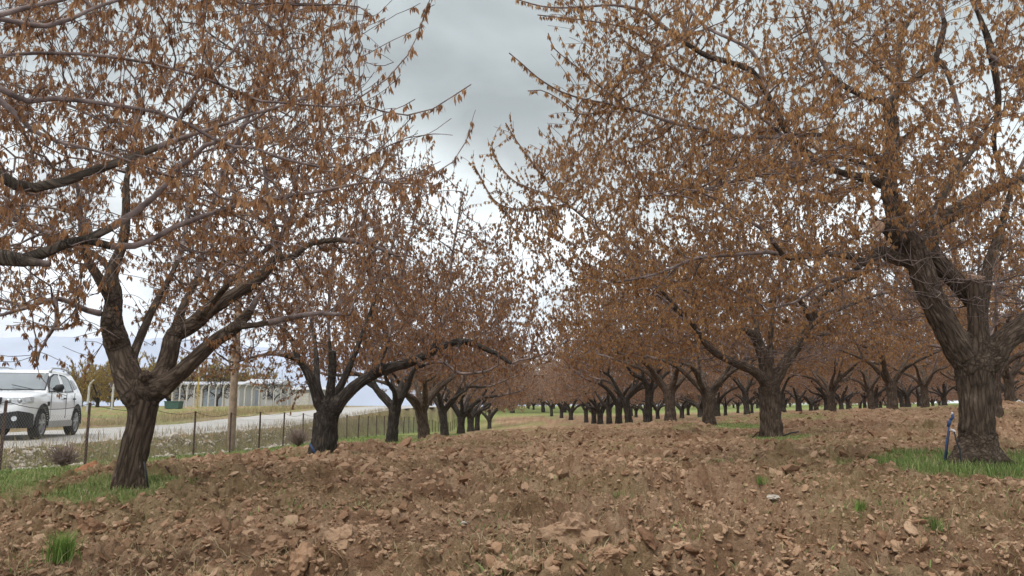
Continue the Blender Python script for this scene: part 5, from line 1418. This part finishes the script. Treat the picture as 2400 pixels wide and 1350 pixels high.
def scatter_rocks(name, mat, n, ysamp, xs_, sizes, protos, label, cat, flat=.6, mask=None, seed=3, sink=.25, kind='stuff'):
    g = np.random.default_rng(seed); lib = [rock_verts(g, 1.0, sub=protos[1], flat=flat) for _ in range(protos[0])]
    y = ysamp(g, n); x = xs_(g, y)
    if mask is not None:
        k = mask(g, x, y); x, y = x[k], y[k]
    z = top_z(x, y); n = len(x); sz = sizes(g, n, y); Vs, Fs, Cs, b = [], [], [], 0
    for i in range(n):
        V, Fq = lib[g.integers(len(lib))]; a = g.uniform(0, 6.28); tx, ty = g.normal(0, .35, 2)
        ca, sa = math.cos(a), math.sin(a); Rm = np.array(((ca, -sa, 0), (sa, ca, 0), (tx, ty, 1)))
        W_ = (V @ Rm.T) * sz[i] + (x[i], y[i], z[i] + sz[i] * flat * (.5 - sink))
        Vs.append(W_); Fs.append(Fq + b); b += len(V); Cs.append(np.full(len(V), g.random()))
    me = mesh_np(name, np.vstack(Vs), [np.vstack(Fs)], [mat]); attr_f(me, 'var', np.concatenate(Cs))
    return tag(link(name, me), label, cat, kind=kind)
ylog = lambda a, b_, p=1.0: (lambda g, n: a * (b_ / a) ** (g.random(n) ** p))
def soil_mask(g, x, y): return (g.random(len(x)) > grass_mask(x, y) * 1.2) & (x - XV * y > np.interp(y, [8, 14, 24, 60], [-5.6, -7.0, -7.4, -6.4]))
scatter_rocks('soil_clods', M['clod'], 27000, ylog(3.6, 26, .9), lambda g, y: g.uniform(-.78, .78, len(y)) * y, lambda g, n, y: np.exp(g.normal(-4.12, .40, n)) * (1 + y * .035), (30, 2),
              'loose clods of dry brown earth scattered over the ploughed soil', 'clods', flat=.62, sink=.5, mask=soil_mask, seed=4)
scatter_rocks('soil_crumbs', M['clod'], 36000, ylog(3.4, 11, .9), lambda g, y: g.uniform(-.78, .78, len(y)) * y, lambda g, n, y: np.exp(g.normal(-4.65, .4, n)) * (1 + y * .04), (14, 1),
              'fine crumbs of earth between the larger clods', 'crumbs', flat=.8, sink=.45, mask=soil_mask, seed=14)
scatter_rocks('field_clods', M['clod'], 15000, lambda g, n: g.uniform(9, 34, n), lambda g, y: g.uniform(-.6, .76, len(y)) * y, lambda g, n, y: np.exp(g.normal(-3.15, .38, n)), (16, 1),
              'turned clods of earth across the middle of the ploughed field', 'clods', flat=.75, sink=.42, mask=soil_mask, seed=24)
M['stone'] = simple('pale_stone', (0.42, 0.37, 0.31), .9, var=.25, vs=9)
scatter_rocks('rubble', M['stone'], 3000, lambda g, n: g.uniform(10, 36, n), lambda g, y: -9.55 + XV * y + g.normal(0, .42, len(y)), lambda g, n, y: np.exp(g.normal(-3.3, .45, n)), (12, 1),
              'pale stones and rubble strewn between the wire fence and the road', 'rubble', flat=.6, mask=lambda g, x, y: (x - XV * y < -8.85) & (x - XV * y > -10.3) & (g.random(len(x)) < np.where(y < 16, 1, .25 + .75 * (fbm(y * .5, y * 0, 3, 2) > .5))), seed=6)
# large clods and pale stones one can point at
BIG = [(1345, 1250, 60, 'large rounded pale clod of earth at the bottom centre, biggest of all', 'clod'), (1222, 1250, 36, 'flat topped pale clod left of the largest clod', 'clod'), (1168, 1335, 26, 'upright pointed pale clod at the bottom edge, left of centre', 'clod'),
       (640, 1290, 48, 'large angular clod at lower left centre', 'clod'), (815, 1265, 44, 'broad pale clod right of the large angular clod', 'clod'), (870, 1250, 26, 'small upright clod beside the broad pale one', 'clod'),
       (1420, 1310, 36, 'brown blocky clod right below the largest clod', 'clod'), (705, 1330, 52, 'wide low clod at the bottom edge under the large angular clod', 'clod'), (1040, 1272, 24, 'pale pebble-like clod left of the bottom centre', 'clod'),
       (1090, 1226, 11, 'small smooth pale stone left of the largest clod', 'stone'), (1812, 1167, 19, 'flat whitish stone in the soil below the second right tree', 'stone'), (1835, 1270, 32, 'crumbly brown mound-like clod at lower right', 'clod'),
       (1600, 1285, 24, 'slanting pale clod to the right of the bottom centre', 'clod'), (460, 1262, 30, 'dark reddish clod right of the green grass tuft', 'clod'), (235, 1245, 38, 'dark brown clod just behind the green grass tuft', 'clod'), (1230, 1325, 34, 'wide ochre clod at the bottom edge below the centre', 'clod')]
gB = np.random.default_rng(31)
for (px, py, rp, lb, ct) in BIG:
    # march down the sight line until it meets the soil
    o_ = Vector((0, 0, EYE)); d_ = (Vector(at(px, py, 5.0)) - o_).normalized(); h = GB.ray_cast(o_, d_)
    p = h[0] if h[0] is not None else Vector(at(px, py, 5))
    s_ = rp / F * p.y * .82
    V, Fq = rock_verts(gB, s_, sub=4, flat=.8 if ct == 'clod' else .4, rough=.55, cuts=4)
    for i, v in enumerate(V):
        q = Vector(v / s_); V[i] = v * (1 + .10 * mnoise.noise(q * 4) + .07 * mnoise.noise(q * 9) + .04 * mnoise.noise(q * 20))
    me = mesh_np('soil_clod' if ct == 'clod' else 'stone', V, [Fq], [M['clod' if ct == 'clod' else 'stone']], smooth=False); attr_f(me, 'var', np.full(len(V), .78 if 'pale' in lb or 'ochre' in lb else .5 if 'dark' not in lb else .15))
    o = link('soil_clod' if ct == 'clod' else 'stone', me, None, (p.x, p.y, p.z + s_ * .12)); tag(o, lb, ct, 'single clods in the foreground' if ct == 'clod' else None)

# ------------------------------------------------------------------ grass, weeds, straw
def grass_mat(name, stops):
    return leaf_mat(name, stops, trans=.3)
M['grass'] = grass_mat('green_grass', [(0, (0.09, 0.13, 0.035)), (.35, (0.17, 0.245, 0.070)), (.6, (0.26, 0.34, 0.11)), (.8, (0.44, 0.41, 0.21))])
M['grass_b'] = grass_mat('bright_grass', [(0, (0.09, 0.15, 0.03)), (.5, (0.20, 0.31, 0.07)), (.9, (0.36, 0.45, 0.15))])
M['straw'] = grass_mat('dry_straw', [(0, (0.20, 0.15, 0.07)), (.5, (0.38, 0.31, 0.17)), (.9, (0.52, 0.46, 0.29))])
def blades(name, x, y, h, w_, mat, lean=.5, g=None, z=None, label=None, cat=None, parent=None, origin=(0, 0, 0), kind='stuff', lay=False):
    n = len(x); z = top_z(x, y) if z is None else z; p = np.stack([x, y, z - .008], -1)
    a = g.uniform(0, 6.28, n); d = np.stack([np.cos(a), np.sin(a), np.zeros(n)], -1); s_ = np.stack([-np.sin(a + g.normal(0, .6, n)), np.cos(a), np.zeros(n)], -1)
    l = lean * g.uniform(.2, 1.3, n)[:, None]; h = h[:, None]; w_ = w_[:, None]; up = np.array((0, 0, 1.0)) * (0.12 if lay else 1)
    b0 = p - s_ * w_ / 2; b1 = p + s_ * w_ / 2
    q = p + up * h * .55 + d * h * l * .35; q0 = q - s_ * w_ * .4; q1 = q + s_ * w_ * .4; t = p + up * h * .92 + d * h * l
    V = np.stack([b0, b1, q1, q0, t], 1).reshape(-1, 3) - np.array(origin); i = np.arange(n)[:, None] * 5
    me = mesh_np(name, V, [i + np.array([[0, 1, 2, 3]]), i + np.array([[3, 2, 4]])], [mat])
    attr_f(me, 'var', np.repeat(g.random(n), 5))
    o = link(name, me, parent, tuple(origin))
    if label: tag(o, label, cat, kind=kind)
    return o
g = np.random.default_rng(8)
# grass wherever the green mask says
def from_mask(n, y0, y1, g, xs_, thr=.3, p=1.0):
    y = y0 * (y1 / y0) ** (g.random(n) ** p); x = xs_(g, y); k = grass_mask(x, y) > thr + g.random(n) * .62
    return x[k], y[k]
x, y = from_mask(230000, 4.5, 44, g, lambda g, y: g.uniform(-.74, .74, len(y)) * y)
k = (x - XV * y > -9.0) | (g.random(len(x)) < .25)
x, y = x[k], y[k]
def hgt(x, y):
    d = np.sqrt((x - B['R1'][0]) ** 2 + (y - B['R1'][1]) ** 2)
    return np.where(d < 3, .12, .055)
blades('verge_grass', x, y, hgt(x, y) * g.uniform(.5, 1.5, len(x)), g.uniform(.004, .009, len(x)) * (1 + y * .06), M['grass'], g=g, label='short green grass along the fence and round the trunks', cat='grass')
print('grass', len(x), time.time() - T0)
# straw and withered weeds over the soil
y = ylog(3.6, 30, .9)(g, 90000); x = g.uniform(-.76, .76, len(y)) * y
k = (fbm(x * .8 + 3, y * .8, 19, 3) + smooth(1.5, 4.5, x) * .1 + smooth(-1, -3.5, x) * .08 > .52 + g.normal(0, .07, len(x))) & (x - XV * y > -8); x, y = x[k], y[k]
blades('dry_straw', x, y, g.uniform(.03, .11, len(x)), g.uniform(.002, .005, len(x)) * (1 + y * .05), M['straw'], lean=1.4, g=g, label='withered straw and dead weeds lying over the clods', cat='straw', lay=False)
# sparse green weeds in small tufts
tx, ty = [], []
cy = ylog(4.2, 24)(g, 420); cx = g.uniform(-.7, .74, len(cy)) * cy; k = fbm(cx * .7 + 9, cy * .7, 61, 2) + smooth(0, 4, cx) * .18 > .56; cx, cy = cx[k], cy[k]
for a_, b_ in zip(cx, cy):
    m_ = int(g.integers(8, 45)); s_ = g.uniform(.03, .16); tx.append(a_ + g.normal(0, s_, m_)); ty.append(b_ + g.normal(0, s_, m_))
x = np.concatenate(tx); y = np.concatenate(ty)
blades('weeds', x, y, g.uniform(.03, .085, len(x)), g.uniform(.004, .008, len(x)) * (1 + y * .05), M['grass'], lean=1.0, g=g, label='small green weeds sprouting between the clods', cat='weeds')
# dry tall grass on the verge beyond the fence and beyond the road
y = g.uniform(9, 60, 13000); x = -9.2 + XV * y - np.abs(g.normal(0, .5, len(y))); k = x - XV * y > -10.3; x, y = x[k], y[k]
y2 = g.uniform(16, 70, 14000); x2 = -16.2 + XV * y2 - np.abs(g.normal(0, 2.5, len(y2)))
zz = np.concatenate([gz(x, y), gz(x2, y2)]); x = np.concatenate([x, x2]); y = np.concatenate([y, y2])
blades('verge_weeds', x, y, g.uniform(.10, .34, len(x)), g.uniform(.004, .008, len(x)) * (1 + y * .03), M['straw'], lean=.5, g=g, z=zz, label='pale dry grass stalks on the verges beside the gravel road', cat='dry grass')
def tuft(px, py, n, h, spread, mat, label, name='grass_tuft', cat='grass tuft'):
    o_ = Vector((0, 0, EYE)); d_ = (Vector(at(px, py, 5.0)) - o_).normalized(); p = GB.ray_cast(o_, d_)[0]
    r_ = np.abs(g.normal(0, 1, n)) * spread; a = g.uniform(0, 6.28, n); x = p.x + r_ * np.cos(a); y = p.y + r_ * np.sin(a)
    o = blades(name, x, y, h * g.uniform(.5, 1.1, n), g.uniform(.003, .006, n), mat, lean=.55, g=g, z=np.full(n, p.z), origin=(p.x, p.y, p.z), kind=None)
    tag(o, label, cat); return o
tuft(145, 1312, 420, .20, .045, M['grass_b'], 'bright green grass tuft standing alone at lower left')
tuft(2015, 1195, 160, .13, .05, M['grass_b'], 'bright green grass tuft in the weedy soil at lower right')
tuft(2190, 1238, 120, .10, .05, M['grass'], 'dark green weed tuft right of the grey pipe stub', 'weed_tuft')
tuft(1780, 1132, 120, .12, .08, M['grass_b'], 'green weed tuft in the soil below the second right tree', 'weed_tuft')
tuft(1450, 1162, 70, .07, .10, M['grass'], 'small sparse green weed patch in the middle of the soil', 'weed_tuft')
# dead shrubs by the fence
def shrub(px, py, Y, rad, h, label):
    p = at(px, py, Y); z = gz1(p[0], p[1]); n = 260; S_ = []
    for _ in range(n):
        a = g.uniform(0, 6.28); q = np.array((0, 0, 0.)); d = np.array((math.cos(a) * g.uniform(.2, 1.1), math.sin(a) * g.uniform(.2, 1.1), 1.0)); d /= np.linalg.norm(d)
        l = h * g.uniform(.6, 1.1) / 5
        for k_ in range(5):
            q2 = q + d * l * np.array((rad / h, rad / h, 1)); S_.append((q, q2)); q = q2; d = d + g.normal(0, .35, 3); d[2] = abs(d[2]); d /= np.linalg.norm(d)
    r = empty('dead_shrub', (p[0], p[1], z), label, 'shrub')
    ribbons(np.array(S_), .0045, 'branches', simple('dead_twig_%d' % px, (.21, .155, .135), .9), r)
shrub(150, 1086, 14.0, .42, .48, 'round leafless greyish pink shrub at the fence below the white car')
shrub(700, 1030, 25.5, .7, .75, 'leafless brown shrub at the fence, left of the second left trunk')
# small heap of red earth behind the leaning trunk
def mound():
    p = at(215, 1112, 10.5); z = gz1(p[0], p[1]); m_ = 40; vs = []; fs = []
    for i in range(m_):
        for j in range(m_):
            u, v = i / (m_ - 1) * 2 - 1, j / (m_ - 1) * 2 - 1; rr = math.hypot(u, v)
            hh = max(0, 1 - rr) ** 1.2 * .15 + .03 * mnoise.noise(Vector((u * 5, v * 5, 0))) * max(0, 1 - rr) ** .4 - max(0, rr - .85) * .3
            vs.append((u * .32, v * .3, hh + mnoise.noise(Vector((u * 14, v * 14, 3))) * .012))
    for i in range(m_ - 1):
        for j in range(m_ - 1): fs.append((i * m_ + j, (i + 1) * m_ + j, (i + 1) * m_ + j + 1, i * m_ + j + 1))
    mb = MB(); mb.add(vs, fs); o = mb.build('earth_mound', simple('red_earth', (.27, .12, .06), .95, var=.3, vs=20), None, loc=(p[0], p[1], z + .0)); tag(o, 'small heap of fresh red earth left of the leaning trunk', 'mound')
mound()
#@@END2
print('done', time.time() - T0)
